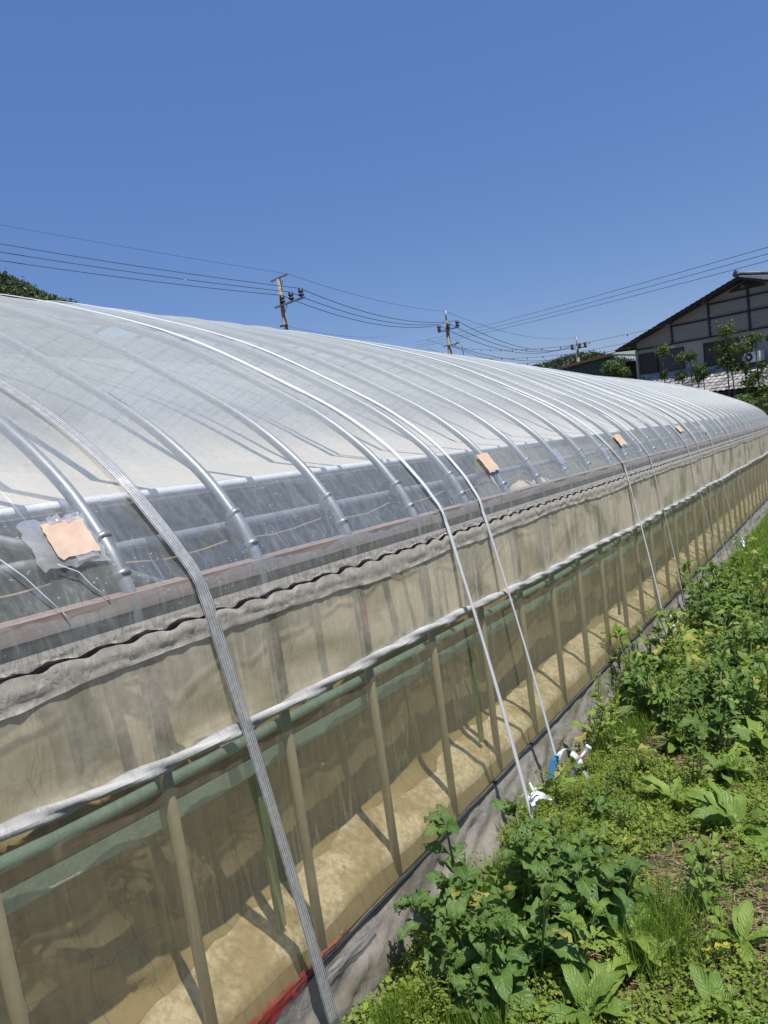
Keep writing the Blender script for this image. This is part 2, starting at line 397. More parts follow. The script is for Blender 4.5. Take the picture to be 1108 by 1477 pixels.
# ------------------------------------------------------------------ GREENHOUSE
Y0, Y1, XR, SP = -2.06, 16.0, -4.75, .4525
PROF = [(-1.500, -.42), (-1.500, -.30), (-1.530, -.22), (-1.575, -.14), (-1.69, .0), (-1.90, .168), (-2.20, .345), (-2.57, .545), (-2.90, .69), (-3.28, .83), (-3.80, 1.0), (-4.30, 1.135), (-4.75, 1.19)]
def cat(P, n=8):
    out = []
    for i in range(len(P) - 1):
        p0 = P[max(i - 1, 0)]; p1 = P[i]; p2 = P[i + 1]; p3 = P[min(i + 2, len(P) - 1)]
        for k in range(n):
            t = k / n
            out.append(tuple(.5 * ((2 * p1[j]) + (-p0[j] + p2[j]) * t + (2 * p0[j] - 5 * p1[j] + 4 * p2[j] - p3[j]) * t * t + (-p0[j] + 3 * p1[j] - 3 * p2[j] + p3[j]) * t ** 3) for j in (0, 1)))
    out.append(P[-1]); return out
HALF = cat(PROF)
FULL = HALF + [(2 * XR - x, h) for x, h in reversed(HALF[:-1])]
def crown(h, y):
    if h <= 0: return h
    return h * (1 - .15 * max(0, min(1, (y - 4.5) / 8)))
def offs(P, d):
    out = []
    for i, (x, h) in enumerate(P):
        a = P[max(i - 1, 0)]; b = P[min(i + 1, len(P) - 1)]
        tx, th = b[0] - a[0], b[1] - a[1]; L = math.hypot(tx, th) or 1
        out.append((x + th / L * d, h - tx / L * d))    # outward
    return out
GH = thing('greenhouse', (XR, 0, Z(-1.72, 0)), 'long arched greenhouse of steel hoops under dusty clear film, filling the left of the picture', 'greenhouse')
nh = int((Y1 - Y0) / SP) + 1
hy = [1.103 + SP * k for k in range(-7, 33)]
for y in hy:
    m = MB()
    path = [(-1.50, -.62)] + FULL + [(2 * XR + 1.5, -.6), (2 * XR + 1.5, -1.9)]
    m.tube([(x, y, Z(crown(h, y), y)) for x, h in path], .0175, 10)
    ho = m.build('hoop', GALV, GH)
    c = MB(); pr = [p for p in HALF if -.245 < p[1] < -.135]
    P = [(x, y, Z(h, y)) for x, h in pr]
    c.tube(P, .0205, 12)
    for q in (0, len(P) - 1):
        a, b = Vector(P[q]), Vector(P[q - 1 if q else 1]); d = (b - a).normalized() * .012
        c.tube([a - d * .2, a + d], .0245, 12)
    c.build('pipe_coupling', GALV, ho)
for y in hy:
    m = MB(); m.tube([(-1.497, y, Z(-1.95, y)), (-1.497, y, Z(-.46, y))], .0162, 12)
    m.build('post', POST, GH)
for i, y in enumerate(hy):  # dark brown strips that darken the upper posts
    m = MB(); m.box((-1.4845, y - .015, Z(-.452, y) - .25), (-1.4795, y + .015, Z(-.452, y)))
    up_ = m.build('upright', UPR, GH, smooth=False)
    if abs(y - 2.008) < .1:
        m = MB(); m.box((-1.4795, y - .014, Z(-.60, y)), (-1.4785, y + .014, Z(-.50, y))); m.build('red_tape', REDT, up_, smooth=False)
def sweep(name, x, h, r, mat, y0=Y0, y1=Y1, wob=0., n=80, **kw):
    m = MB(); m.tube([(x + wob * fb(y * .8, 3), y, Z((h(y) if callable(h) else h) + wob * fb(y * .9, 9), y)) for y in lin(y0, y1, n)], r, 10)
    return m.build(name, mat, GH, **kw)
sweep('purlin', -1.605, -.178, .0145, GALV)
sweep('purlin', -3.6, lambda y: crown(.88, y), .014, GALV)
sweep('inner_bar', -1.95, -.065, .016, WHITEP, wob=.004)
# a slack rope along the hoops
m = MB(); m.tube([(-1.60, y, Z(-.215 - .02 * abs(math.sin((y - 1.1) / SP * math.pi)) + .01 * fb(y * 3), y)) for y in lin(Y0, Y1, 500)], .0035, 5); m.build('rope', STRAW, GH)
# bracing pipe behind the first hoops
m = MB(); m.tube([(-1.66, .55, Z(.02, .55)), (-1.60, 1.02, Z(-.17, 1.02)), (-1.56, 1.5, Z(-.42, 1.5))], .014, 8); m.build('brace', GALV, GH)

# outer roof film
def ycol(y0, y1):
    out = []; y = y0
    while y < y1:
        out.append(y); y += .028 if -.2 < y < 5 else (.05 if y < 9 and y > -.3 else .11)
    return out + [y1]
RO = offs(FULL, .0215)
RO = [p for p in RO if p[1] > -.365]; RO[0] = (-1.4785, -.362)
YC = ycol(Y0, Y1)
def arc(P):
    s = [0]
    for a, b in zip(P, P[1:]): s.append(s[-1] + math.hypot(a[0] - b[0], a[1] - b[1]))
    return s
RA = arc(RO)
def roof_pt(i, y, P, d0=0.):
    x, h = P[i]; ph = ((y - 1.103) / SP) % 1.0
    sag = math.sin(math.pi * ph) ** 1.0
    a, b = P[max(i - 1, 0)], P[min(i + 1, len(P) - 1)]
    tx, th = b[0] - a[0], b[1] - a[1]; L = math.hypot(tx, th) or 1; nx, nh_ = th / L, -tx / L
    s = RA[i] if i < len(RA) else 0
    k = min(1, i / 10)
    d = d0 - .013 * sag * k + .006 * k * fb(s * 2.2, y * 5.0, 1.3) + .0035 * k * fb(s * 4, y * 22, 5.)
    # tension creases near the eave
    if i < 26: d += .004 * math.exp(-((i - 8) / 9.) ** 2) * fb(s * 6 + y * 5, y * 26 + s * 8, 8.)
    return (x + nx * d, y, Z(crown(h + nh_ * d, y), y))
m = MB(); idx = list(range(len(RO)))
m.grid(lambda i, y: roof_pt(i, y, RO), idx, YC, uvf=lambda i, y: (RA[i], y))
m.build('roof_film', ROOF, GH)
# inner film, from the bar up under the hoops
IN = [p for p in offs(HALF, -.32) if p[1] > -.02]
IN = [(-1.955, -.05)] + [p for p in IN if p[0] < -1.97]
IA = arc(IN)
m = MB()
def inner_pt(i, y):
    x, h = IN[i]; sag = math.sin(math.pi * (((y - 1.1) / (SP * 2)) % 1.0)); k = i / (len(IN) - 1)
    d = -.02 * sag * k + .02 * fb(i * .25, y * 1.5, 4) + .006 * fb(i * 1.1, y * 2.5, 11)
    return (x + d, y, Z(h - .3 * d, y))
m.grid(inner_pt, list(range(len(IN))), lin(Y0, Y1, 260), uvf=lambda i, y: (IA[i], y))
m.build('inner_film', INNER_ROOF, GH)
# far side inner film and the far wall, end walls
FARP = [(2 * XR - x, h) for x, h in offs([(a, b) for a, b in HALF], -.12)]
m = MB(); m.grid(lambda i, y: (FARP[i][0] + .02 * fb(y * 2, i * .2), y, Z(crown(FARP[i][1], y), y)), list(range(0, len(FARP), 2)), lin(Y0, Y1, 70), uvf=lambda i, y: (i * .05, y))
m.build('far_inner_film', FAR_FILM, GH)
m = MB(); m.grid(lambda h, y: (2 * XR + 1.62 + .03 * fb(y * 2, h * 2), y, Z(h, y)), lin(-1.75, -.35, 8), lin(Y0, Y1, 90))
m.build('far_wall_sheet', plain('dark_grey_green_sheet', (.055, .065, .055), .9, 0, .3, 6), GH)  # far wall sheet given a dark grey-green to deepen the interior
for ye in (Y0 - .03, Y1 + .02):
    m = MB(); pts = [(x, h) for x, h in offs(FULL, .02)][::3]
    def ew(i, k, ye=ye, pts=pts):
        x, h = pts[i]; return (x, ye, Z(-1.75 + (crown(h, ye) + 1.75) * k, ye))
    m.grid(ew, list(range(len(pts))), [0, .3, .6, 1.0], uvf=lambda i, k: (k * 2, i * .3)); m.build('end_film', WALL_UP, GH)
m = MB(); m.grid(lambda x, y: (x, y, Z(-1.62 + .03 * fb(x * 2, y * 2), y)), lin(-7.95, -1.62, 20), lin(Y0, Y1, 60))
m.build('inner_soil', INSOIL, GH)
m = MB(); m.box((-7.94, Y0, Z(-1.9, 0) - 1.2), (-7.90, Y0 + .01, Z(-1.8, 0) - 1.2))

# timber board and channel at the eave
m = MB(); m.grid(lambda k, y: [(-1.518, y, Z(-.275, y)), (-1.484, y, Z(-.280, y)), (-1.484, y, Z(-.322, y)), (-1.518, y, Z(-.322, y))][k], [0, 1, 2, 3], lin(Y0, Y1, 60), uvf=lambda k, y: (k * .05, y))
m.build('eave_board', BOARD, GH, smooth=False)
m = MB(); m.grid(lambda k, y: [(-1.512, y, Z(-.324, y)), (-1.487, y, Z(-.326, y)), (-1.488, y, Z(-.360, y)), (-1.512, y, Z(-.362, y))][k], [0, 1, 2, 3], lin(Y0, Y1, 40))
m.build('channel', DARK, GH, smooth=False)
m = MB(); m.grid(lambda k, y: [(-1.50, y, Z(-.364, y)), (-1.486, y, Z(-.364, y)), (-1.486, y, Z(-.446, y)), (-1.50, y, Z(-.446, y))][k], [0, 1, 2, 3], lin(Y0, Y1, 40))
m.build('spring_channel_shade_strip', DARK, GH, smooth=False)  # channel carried down as an added opaque strip to shade the inner sheet
YF = []; y = .1
while y < Y1: YF.append(y); y += .010 if y < 4.5 else (.02 if y < 9 else .05)
YF = [Y0, -1, -.3] + YF + [Y1]
def wav(y):   # bites of the spring wire
    p = y * (2 * math.pi / .118) + 1.2 * fb(y * 2.1)
    s = math.sin(p); return (.0052 + .0040 * fb(y * 3.3, 7.)) * s + .0015 * math.sin(2 * p + 1) + .0025 * fb(y * 9)
m = MB()   # folded outer film over board
def hemt(k, y):
    h = -.350 - .032 * k; r = fb(k * 3 + 5, y * 34, 2.) * .005 * (k + .2) + fb(k * 2, y * 9, 4.) * .003 * k
    he = h + (wav(y) + .004) * k ** 3
    return (-1.4735 + .007 * k + r * min(1, k * 2), y, Z(he, y))
m.grid(hemt, lin(0, 1, 7), YF, uvf=lambda k, y: (k * .055, y)); m.build('upper_hem', HEM, GH)
m = MB()
def heml(k, y):
    low = -.448 + .022 * fb(y * 1.1, 2.) + .006 * fb(y * 5, 5.)
    top = -.3865 + wav(y - .020) * .95
    h = top + (low - top) * k
    r = .003 * math.sin(math.pi * min(1, k * 1.4)) + .004 * fb(k * 3, y * 14, 7.) * (.3 + k) + .003 * fb(k * 5, y * 45, 3.) * (1 - k)
    return (-1.4655 + r, y, Z(h, y))
m.grid(heml, lin(0, 1, 8), YF, uvf=lambda k, y: (k * .07, y)); m.build('lower_hem', HEM2, GH)
m = MB(); m.tube([(-1.478, y, Z(-.389 + wav(y) * .9, y)) for y in YF], .0013, 5); m.build('spring_wire', DARK, GH)

PH = [(-2, -.60), (.6, -.672), (.8, -.690), (1.1, -.709), (1.96, -.719), (3.26, -.738), (5.67, -.772), (10.7, -.781), (17, -.785)]
ph = lambda y: interp(PH, y) + .006 * math.sin(y * 3.1)
m = MB()
def wallu(k, y):
    h = -.43 + (ph(y) + .43) * k
    return (-1.4735 + .003 * math.sin(math.pi * k) + .0025 * fb(h * 5, y * 6, 2) * (1 - .5 * k), y, Z(h, y))
m.grid(wallu, lin(0, 1, 9), lin(Y0, Y1, 420), uvf=lambda k, y: (.3 * k, y)); m.build('upper_wall_film', WALL_UP, GH)
# twisted roll-up pipe
m = MB(); ysr = [Y0, -.5] + lin(0, 9, 560) + lin(9.05, Y1, 200); n = 18
def roll(y, k):
    th = 2 * math.pi * k / n; tw = -y * 2 * math.pi / .62 + .8 * fb(y * 1.2)
    r = .0155 + .0040 * math.cos(2 * (th - tw)) + .0018 * math.cos(3 * (th - tw * 1.4) + 1) + .0016 * fb(y * 8, th)
    sx = -1.462 + .003 * math.sin(y * 2)
    return (sx + r * math.cos(th), y, Z(ph(y), y) + r * math.sin(th))
m.grid(roll, ysr, list(range(n + 1)), uvf=lambda y, k: (k / n * .13, y)); m.build('roll_up_pipe', ROLL, GH)
m = MB()
def walll(k, y):
    h = ph(y) - .012 + (-1.555 - ph(y) + .012) * k
    return (-1.472 + .010 * math.sin(math.pi * k) * fb(y * 1.1, 4.) + .003 * fb(h * 2, y * 9, 2), y, Z(h, y))
m.grid(walll, lin(0, 1, 12), lin(Y0, Y1, 420), uvf=lambda k, y: (.85 * k, y)); m.build('lower_wall_film', WALL_LOW, GH)
# inner sheet hanging behind the posts, spreading to the foot of the wall
def sheet(k, y):
    bel = .085 * fb(y * 1.55, 1.7, 0, 2) + .035 * fb(y * 3.7, 5.)
    T = [(0, (-1.72, -.44)), (.25, (-1.73, -.75)), (.62, (-1.715, -1.2)), (.74, (-1.69, -1.345)), (.80, (-1.655, -1.385)), (.94, (-1.497, -1.475)), (1, (-1.4765, -1.556))]
    for (a, p), (b, q) in zip(T, T[1:]):
        if k <= b:
            t = (k - a) / (b - a); x = p[0] + (q[0] - p[0]) * t; h = p[1] + (q[1] - p[1]) * t; break
    e = max(0, 1 - max(0, k - .7) / .2) * min(1, k * 4)
    dg = fb((y * 1.4 - k * 1.1) * 3.3, k * .9 + y * .5, 12., 2); bel += (.055 * (1 - abs(dg) * 4) * max(0, min(1, 2.2 - y)) if abs(dg) < .25 and k > .3 else 0)
    return (min(x - .01 + bel * e + .010 * e * fb(k * 4 + y * 2, y * 5, 9.), -1.4765 if k > .9 else -1.51) , y, Z(h + (.016 * fb(y * 3, k * 4)) * (.78 < k < .99), y))
m = MB(); m.grid(sheet, lin(0, .96, 46), lin(Y0, Y1, 460), uvf=lambda k, y: (k * 1.2, y)); m.build('inner_sheet', SHEET, GH)
def sunlit_strip(q, y):  # overlay strip that paints the sunlit foot of the inner sheet
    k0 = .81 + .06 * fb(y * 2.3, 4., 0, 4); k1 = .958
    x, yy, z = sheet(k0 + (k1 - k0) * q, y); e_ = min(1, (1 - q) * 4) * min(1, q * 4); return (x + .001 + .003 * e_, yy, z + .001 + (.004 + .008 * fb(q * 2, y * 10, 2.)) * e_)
m = MB(); m.grid(sunlit_strip, lin(.0, 1, 10), lin(Y0, Y1, 460), uvf=lambda k, y: (k * 1.2, y)); m.build('sunlit_band', SUNBAND, GH)
m = MB(); m.grid(sheet, lin(.955, 1, 4), lin(Y0, Y1, 460), uvf=lambda k, y: (k * 1.2, y)); m.build('sheet_hem', SHEET, GH)
# teal wrapped pipe, plywood strip, teal batten
tp = lambda y: interp([(-2, -.70), (.5, -.765), (.8, -.785), (1.3, -.80), (2, -.81), (4, -.85), (17, -.86)], y)
m = MB(); m.tube([(-1.545, y, Z(tp(y), y)) for y in lin(Y0, Y1, 120)], [.0165 + .003 * fb(y * 5) for y in lin(Y0, Y1, 120)], 12); m.build('inner_roll_pipe', TEAL, GH)
def band(name, xo, a, b, mat):
    m = MB(); m.grid(lambda k, y: [(xo - .012, y, Z(tp(y) - a, y)), (xo, y, Z(tp(y) - a, y)), (xo, y, Z(tp(y) - b, y)), (xo - .012, y, Z(tp(y) - b, y))][k], [0, 1, 2, 3], lin(Y0, Y1, 60), uvf=lambda k, y: (k * .04, y))
    return m.build(name, mat, GH, smooth=False)
band('plywood_strip', -1.555, .022, .060, PLY); band('batten', -1.548, .062, .112, TEAL)
for y, h0, h1 in ((1.44, -.91, -1.42), (2.86, -.93, -1.40), (5.2, -.95, -1.38), (7.6, -.95, -1.38)):
    m = MB(); m.obox((-1.560, y, Z(h1, y)), (.014, 0, 0), (0, .030, 0), (0, 0, h0 - h1)); m.build('lath', LATH, GH, smooth=False)
m = MB(); m.tube([(-1.553, 2.70, Z(-.92, 2.7)), (-1.553, 2.86, Z(-1.02, 2.86))], .008, 6); m.build('diagonal_brace', LATH, GH)
# cord at the foot and the grey skirt
m = MB(); m.tube([(-1.464 + .004 * fb(y * 6), y, Z(-1.553 + .005 * fb(y * 4, 3), y)) for y in lin(Y0, Y1, 500)], [.0055 + .003 * abs(fb(y * 3, 8)) for y in lin(Y0, Y1, 500)], 7); m.build('bottom_cord', CORD, GH)
m = MB()
def skirt(k, y):
    h = -1.545 - .37 * k; b = .06 * k ** 1.6 + .026 * fb(y * 2.5, k * 2.5, 3.) * (.2 + k) * (1.2 - k * .6) + .013 * fb(y * 8 + k * 3, k * 5, 6.) * min(1, k * 4)
    return (-1.468 + b, y, Z(h, y))
m.grid(skirt, lin(0, 1, 22), lin(Y0, 7, 620) + lin(7.05, Y1, 150), uvf=lambda k, y: (.37 * k, y)); m.build('skirt', SKIRT, GH)

# repair patches on the roof film
def onroof(s, y, lift):   # s = height h on the near side below the shoulder
    P = HALF
    for (xa, ha), (xb, hb) in zip(P, P[1:]):
        if ha <= s <= hb and hb > ha:
            t = (s - ha) / (hb - ha); x = xa + (xb - xa) * t; tx, th = xb - xa, hb - ha; L = math.hypot(tx, th)
            return (x + th / L * (.0215 + lift), y, Z(s - tx / L * (.0215 + lift), y))
    return (-1.478 + lift, y, Z(s, y))
def patch(name, h0, h1, y0, y1, mat, lift, seed, skew=0., rag=.006, n=9, curl=0.):
    m = MB(); r = random.Random(seed)
    def fn(a, b):
        e = 1 if (a in (0, 1) or b in (0, 1)) else 0
        hh = h0 + (h1 - h0) * a + skew * (b - .5) + e * r.uniform(-rag, rag); yy = y0 + (y1 - y0) * b + e * r.uniform(-rag, rag)
        return onroof(hh, yy, lift + curl * (b - .5) ** 2 * 4 + .002 * fb(a * 5, b * 5, seed))
    m.grid(fn, lin(0, 1, n), lin(0, 1, n), uvf=lambda a, b: (a * .1, b * .12 + seed)); return m.build(name, mat, GH)
patch('clear_tape', -.200, -.092, .905, 1.075, CLEARTAPE, .0035, 1, -.004)
patch('repair_patch', -.182, -.103, .952, 1.060, PATCH, .008, 2, .004, .0025, 11, .002)
patch('repair_patch', -.178, -.092, 3.235, 3.36, PATCH, .012, 3, .006, .003)
patch('repair_patch', -.172, -.094, 5.56, 5.74, PATCH, .012, 4, .006)
patch('repair_patch', -.155, -.092, 7.75, 7.97, PATCH, .012, 5, .006)
patch('clear_tape', -.205, -.120, 4.20, 4.30, CLEARTAPE, .005, 6)
patch('clear_tape', -.03, .02, 6.68, 6.84, CLEARTAPE, .005, 7)
patch('clear_tape', -.20, -.13, 8.9, 9.15, CLEARTAPE, .005, 8)
for y0_, y1_ in ((.975, 1.01), (1.02, 1.06)): patch('clear_tape', -.108, -.092, y0_, y1_, CLEARTAPE, .011, int(y0_ * 100), .003, .002, 5)
patch('clear_tape', -.192, -.182, .99, 1.05, CLEARTAPE, .011, 41, .003, .002, 5)
# hanging threads of sealant under the big patch
for pts in ([(-.19, .945), (-.215, .985), (-.25, 1.00), (-.285, 1.03)], [(-.16, .83), (-.20, .86), (-.25, .885), (-.30, .92)], [(-.19, 3.24), (-.25, 3.25), (-.31, 3.25)]):
    m = MB(); m.tube([onroof(h, y, .003) for h, y in pts], .0013, 5); m.build('loose_thread', STRAPM, GH)
# something pale stored just inside
m = MB()
for (cx, cy, ch, rx, ry, rz) in ((-2.02, 4.75, -.37, .09, .15, .055), (-2.0, 5.08, -.375, .08, .11, .05)):
    m.grid(lambda a, b: (cx + rx * math.cos(a) * math.cos(b), cy + ry * math.cos(a) * math.sin(b), Z(ch + rz * math.sin(a) + .012 * fb(a * 3, b * 2), cy)), lin(-1.57, 1.57, 10), lin(0, 6.2832, 17))
tag(m.build('feed_sack', SACK, origin=(-2.0, 4.9, Z(-.45, 4.9))), 'pale bulging sack seen through the film just inside the eave, behind the loose tape', 'sack')
m = MB()
m.box((-2.2, 4.4, Z(-.46, 4.9)), (-1.85, 5.5, Z(-.43, 4.9)))
for a, b in ((-2.18, 4.45), (-1.9, 4.45), (-2.18, 5.42), (-1.9, 5.42)): m.box((a, b, Z(-1.68, 4.9)), (a + .04, b + .04, Z(-.46, 4.9)))
tag(m.build('shelf', BOARD, origin=(-2.0, 4.9, Z(-1.62, 4.9)), smooth=False), 'plain wooden shelf inside the greenhouse carrying the pale sack', 'shelf')

# red torn plastic tucked along the foot near the camera
m = MB(); r = random.Random(4)
for q in range(4):
    m.grid(lambda k, y, q=q: (-1.4600 + .003 * q + .005 * fb(y * 16, k * 3, q), y, Z(-1.505 - .075 * k * max(.12, 1 - max(0, y - 1.15) / .48) - .04 * max(0, y - 1.2) + .014 * fb(y * 9, k * 2, q * 3.), y)), lin(0, 1, 7), lin(1.0 + .05 * q, 1.66 - .08 * q, 70), uvf=lambda k, y: (k * .1, y))
tag(m.build('red_netting', REDNET, origin=(-1.45, 1.35, Z(-1.6, 1.35))), 'torn red plastic netting bunched along the foot of the greenhouse wall', 'netting')
m = MB()
m.grid(lambda k, y: (-1.440 + .006 * fb(y * 12, k * 3), y, Z(-1.568 - .022 * k + .006 * fb(y * 9, 3.), y)), lin(0, 1, 5), lin(1.50, 1.78, 40))
tag(m.build('plastic_scrap', CLEARTAPE, origin=(-1.43, 1.5, Z(-1.6, 1.5))), 'strip of crumpled clear bubbly plastic lying beside the red netting', 'plastic scrap')

# ------------------------------------------------------------------ straps
def strap(path, wd, mat, label, rib=False, knot=None):
    """path: (x, y, h) points with film already under them"""
    m = MB(); P = [Vector((x, y, Z(h, y))) for x, y, h in path]; n = len(P); vs = []; uv = []; L = 0
    for i, p in enumerate(P):
        d = (P[min(i + 1, n - 1)] - P[max(i - 1, 0)]).normalized()
        if i: L += (p - P[i - 1]).length
        x, y, h = path[i]
        nr = Vector((1, 0, .25)) if h < -.30 else Vector((.75, 0, .9))
        sd_ = d.cross(nr).normalized()
        nn = sd_.cross(d).normalized()
        if nn.dot(nr) < 0: nn = -nn
        tw = .12 * math.sin(L * 3.1 + wd * 300) if h < -.5 else 0
        sd_ = (sd_ * math.cos(tw) + nn * math.sin(tw))
        for k in range(5):
            u = k / 4 - .5; vs.append(p + sd_ * wd * u + nn * (.0012 * math.cos(u * 6))); uv.append((k / 4, L))
    fs = [(i * 5 + k, i * 5 + k + 1, (i + 1) * 5 + k + 1, (i + 1) * 5 + k) for i in range(n - 1) for k in range(4)]
    m.add(vs, fs, uv)
    o = P[-1]
    t = thing('tie_strap', o, label, 'strap', 'straps tying the greenhouse roof down')
    ob = m.build('tape', mat, t)
    md = ob.modifiers.new('thick', 'SOLIDIFY'); md.thickness = .0012
    return t
def strap_path(ya, ye, xg, yg, hroof=None, hg=-1.74):
    """from high on the roof (y=ya) to the eave (y=ye), then straight to the ground (xg, yg)"""
    RP = offs(HALF, .027); out = []
    RP = [p for p in RP if p[1] > -.33]
    N = len(RP)
    for i in range(N - 1, -1, -1):
        t = 1 - i / (N - 1); y = ya + (ye - ya) * t ** 2.2; x, h = RP[i]
        if hroof is not None and h > hroof: continue
        out.append((x, y, crown(h, y)))
    x0, y0, h0 = -1.466, ye, -.345
    for t in lin(0, 1, 26):
        out.append((x0 + (xg - x0) * t + .012 * math.sin(math.pi * t), y0 + (yg - y0) * t, h0 + (hg - h0) * t))
    return out
SD = [(1.20, 1.305, -1.415, 1.475, .043, RIBTAPE, 'wide ribbed clear strap with four fine lines, nearest the camera'),
      (2.53, 2.655, -1.30, 2.80, .027, STRAPM, 'white strap crossing the wall and ending in the crumpled white knot in the weeds'),
      (2.95, 3.01, -1.35, 3.29, .025, STRAPM, 'white strap running down to the blue taped stake'),
      (5.10, 5.42, -1.37, 5.83, .030, STRAPM, 'white strap reaching the ground at the white loop in the tall weeds'),
      (6.00, 6.20, -1.42, 6.78, .026, STRAPM, 'thin white strap just beyond the one ending at the white loop in the tall weeds'),
      (7.60, 7.72, -1.38, 8.45, .024, STRAPM, 'thin white strap, fourth from the far end of the wall'),
      (8.15, 8.25, -1.38, 8.98, .022, STRAPM, 'thin white strap, third from the far end of the wall'),
      (9.00, 9.10, -1.33, 9.56, .024, STRAPM, 'thin white strap, second from the far end, at the arched white hoop in the grass'),
      (10.3, 10.4, -1.35, 11.3, .024, STRAPM, 'thin white strap farthest from the camera')]
for ya, ye, xg, yg, wd, mt, lb in SD:
    strap(strap_path(ya, ye, xg, yg), wd, mt, lb)

# knots, loops and the taped stake where straps reach the ground
def ribbon(m, pts, wd, mi=0, tw=2.):
    P = [Vector(p) for p in pts]; vs = []
    for i, p in enumerate(P):
        d = (P[min(i + 1, len(P) - 1)] - P[max(i - 1, 0)]).normalized(); a = tw * i / len(P)
        s0 = d.orthogonal().normalized(); s1 = d.cross(s0); s = s0 * math.cos(a) + s1 * math.sin(a)
        vs += [p - s * wd / 2, p + s * wd / 2]
    m.add(vs, [(2 * i, 2 * i + 1, 2 * i + 3, 2 * i + 2) for i in range(len(P) - 1)], None, .5, mi)
def arcpts(a, b, hgt, n=10, side=0.):
    a = Vector(a); b = Vector(b)
    return [a.lerp(b, t) + Vector((side * math.sin(math.pi * t), 0, hgt * math.sin(math.pi * t))) for t in lin(0, 1, n)]
def knot(o, seed, label, tail=(.10, .05), s=1.):
    r = random.Random(seed); m = MB(); o = Vector(o)
    for q in range(7):
        a = o + Vector((r.uniform(-.02, .02), r.uniform(-.02, .02), r.uniform(-.01, .03))) * s
        b = o + Vector((r.uniform(-.05, .05), r.uniform(-.05, .05), r.uniform(-.03, .05))) * s
        ribbon(m, arcpts(a, b, r.uniform(-.03, .04) * s, 8, r.uniform(-.02, .02)), .018 * s, 0, r.uniform(1, 5))
    ribbon(m, arcpts(o, o + Vector((tail[0], tail[1], -.03)) * s, .035 * s, 14), .016 * s, 0, 1.2)
    ribbon(m, arcpts(o, o + Vector((-.01, .02, .08)) * s, .0, 6, .015), .010 * s, 0, .8)
    tag(m.build('tape_knot', WHITEP, origin=o), label, 'knot', 'white tape knots on the strap ends')
knot((-1.30, 2.80, Z(-1.62, 2.8)), 3, 'crumpled white tape knot with a curling tail at the foot of the second strap')
knot((-1.35, 5.84, Z(-1.60, 5.84)), 5, 'small white tape loop half hidden in the tall weeds by the wall', (.05, -.08), 1.1)
knot((-1.30, 9.60, Z(-1.60, 9.6)), 8, 'far arched white tape loop standing in the short bright grass', (.16, .22), 1.3)
t = thing('taped_stake', (-1.29, 3.30, Z(-1.72, 3.3)), 'short grey stake pipe with blue and white tape and a rusty ring in the weeds', 'stake')
m = MB(); m.tube([(-1.33, 3.22, Z(-1.80, 3.22)), (-1.26, 3.34, Z(-1.64, 3.34)), (-1.235, 3.38, Z(-1.605, 3.38))], .0145, 10); m.build('stake_pipe', GALV, t)
m = MB(); m.tube([(-1.234, 3.382, Z(-1.603, 3.38)), (-1.228, 3.392, Z(-1.594, 3.39))], .0165, 10); m.build('end_cap', WHITEP, t)
m = MB(); ring = [(-1.256 + .021 * math.cos(a), 3.345 + .012 * math.sin(a), Z(-1.634, 3.345) + .016 * math.sin(a)) for a in lin(0, 6.283, 16)]; m.tube(ring, .0055, 6); m.build('rusty_ring', RUST, t)
m = MB(); ribbon(m, arcpts((-1.355, 3.22, Z(-1.66, 3.2)), (-1.29, 3.32, Z(-1.60, 3.3)), .05, 12), .030, 0, .6); ribbon(m, arcpts((-1.29, 3.30, Z(-1.60, 3.3)), (-1.20, 3.26, Z(-1.71, 3.2)), .03, 10), .024, 0, 1.); m.build('white_tape', WHITEP, t)
m = MB(); ribbon(m, arcpts((-1.362, 3.19, Z(-1.70, 3.2)), (-1.335, 3.25, Z(-1.60, 3.2)), .04, 8), .050, 0, .5); m.build('blue_tape', BLUEP, t)

# ------------------------------------------------------------------ weeds
def leaf(m, base, az, el, L, W, droop=1.0, roll=0., tint=.5, wave=.10, ns=8, nc=5, pet=.15, r=rnd, curl=.25, fold=.25, mi=0):
    """one arched, wavy-edged, folded blade on a short stalk"""
    p = Vector(base); e = el; st = L / ns; pts = []; n_p = max(1, int(ns * pet))
    hd = Vector((math.cos(az), math.sin(az), 0))
    fr = []
    for i in range(ns + 1):
        d = hd * math.cos(e) + Vector((0, 0, math.sin(e)))
        fr.append((p.copy(), d)); p = p + d * st; e -= droop / ns * (0.6 + 0.8 * i / ns); az += curl / ns * r.uniform(-.2, 1); hd = Vector((math.cos(az), math.sin(az), 0))
    f1, f2 = r.uniform(0, 6), r.uniform(8, 15); vs = []; uv = []
    for i, (q, d) in enumerate(fr):
        t = i / ns; wt = 0.07 if t < pet else (math.sin(math.pi * min(1, ((t - pet) / (1 - pet)) ** .75 * .97 + .03)) ** .8)
        s = d.cross(Vector((0, 0, 1)));
        s = s.normalized() if s.length > .05 else Vector((-math.sin(az), math.cos(az), 0))
        nn = s.cross(d).normalized(); s = s * math.cos(roll) + nn * math.sin(roll); nn = s.cross(d).normalized()
        for k in range(nc):
            u = k / (nc - 1) * 2 - 1
            w_ = wave * W * abs(u) ** 1.5 * math.sin(t * f2 * 1.6 + f1 + (2.2 if u > 0 else 0)) if t > pet else 0
            vs.append(q + s * u * W * .5 * wt + nn * (fold * abs(u) * W * .5 * wt + w_)); uv.append((k / (nc - 1), t))
    fs = [(i * nc + k, i * nc + k + 1, (i + 1) * nc + k + 1, (i + 1) * nc + k) for i in range(ns) for k in range(nc - 1)]
    m.add(vs, fs, uv, tint, mi)

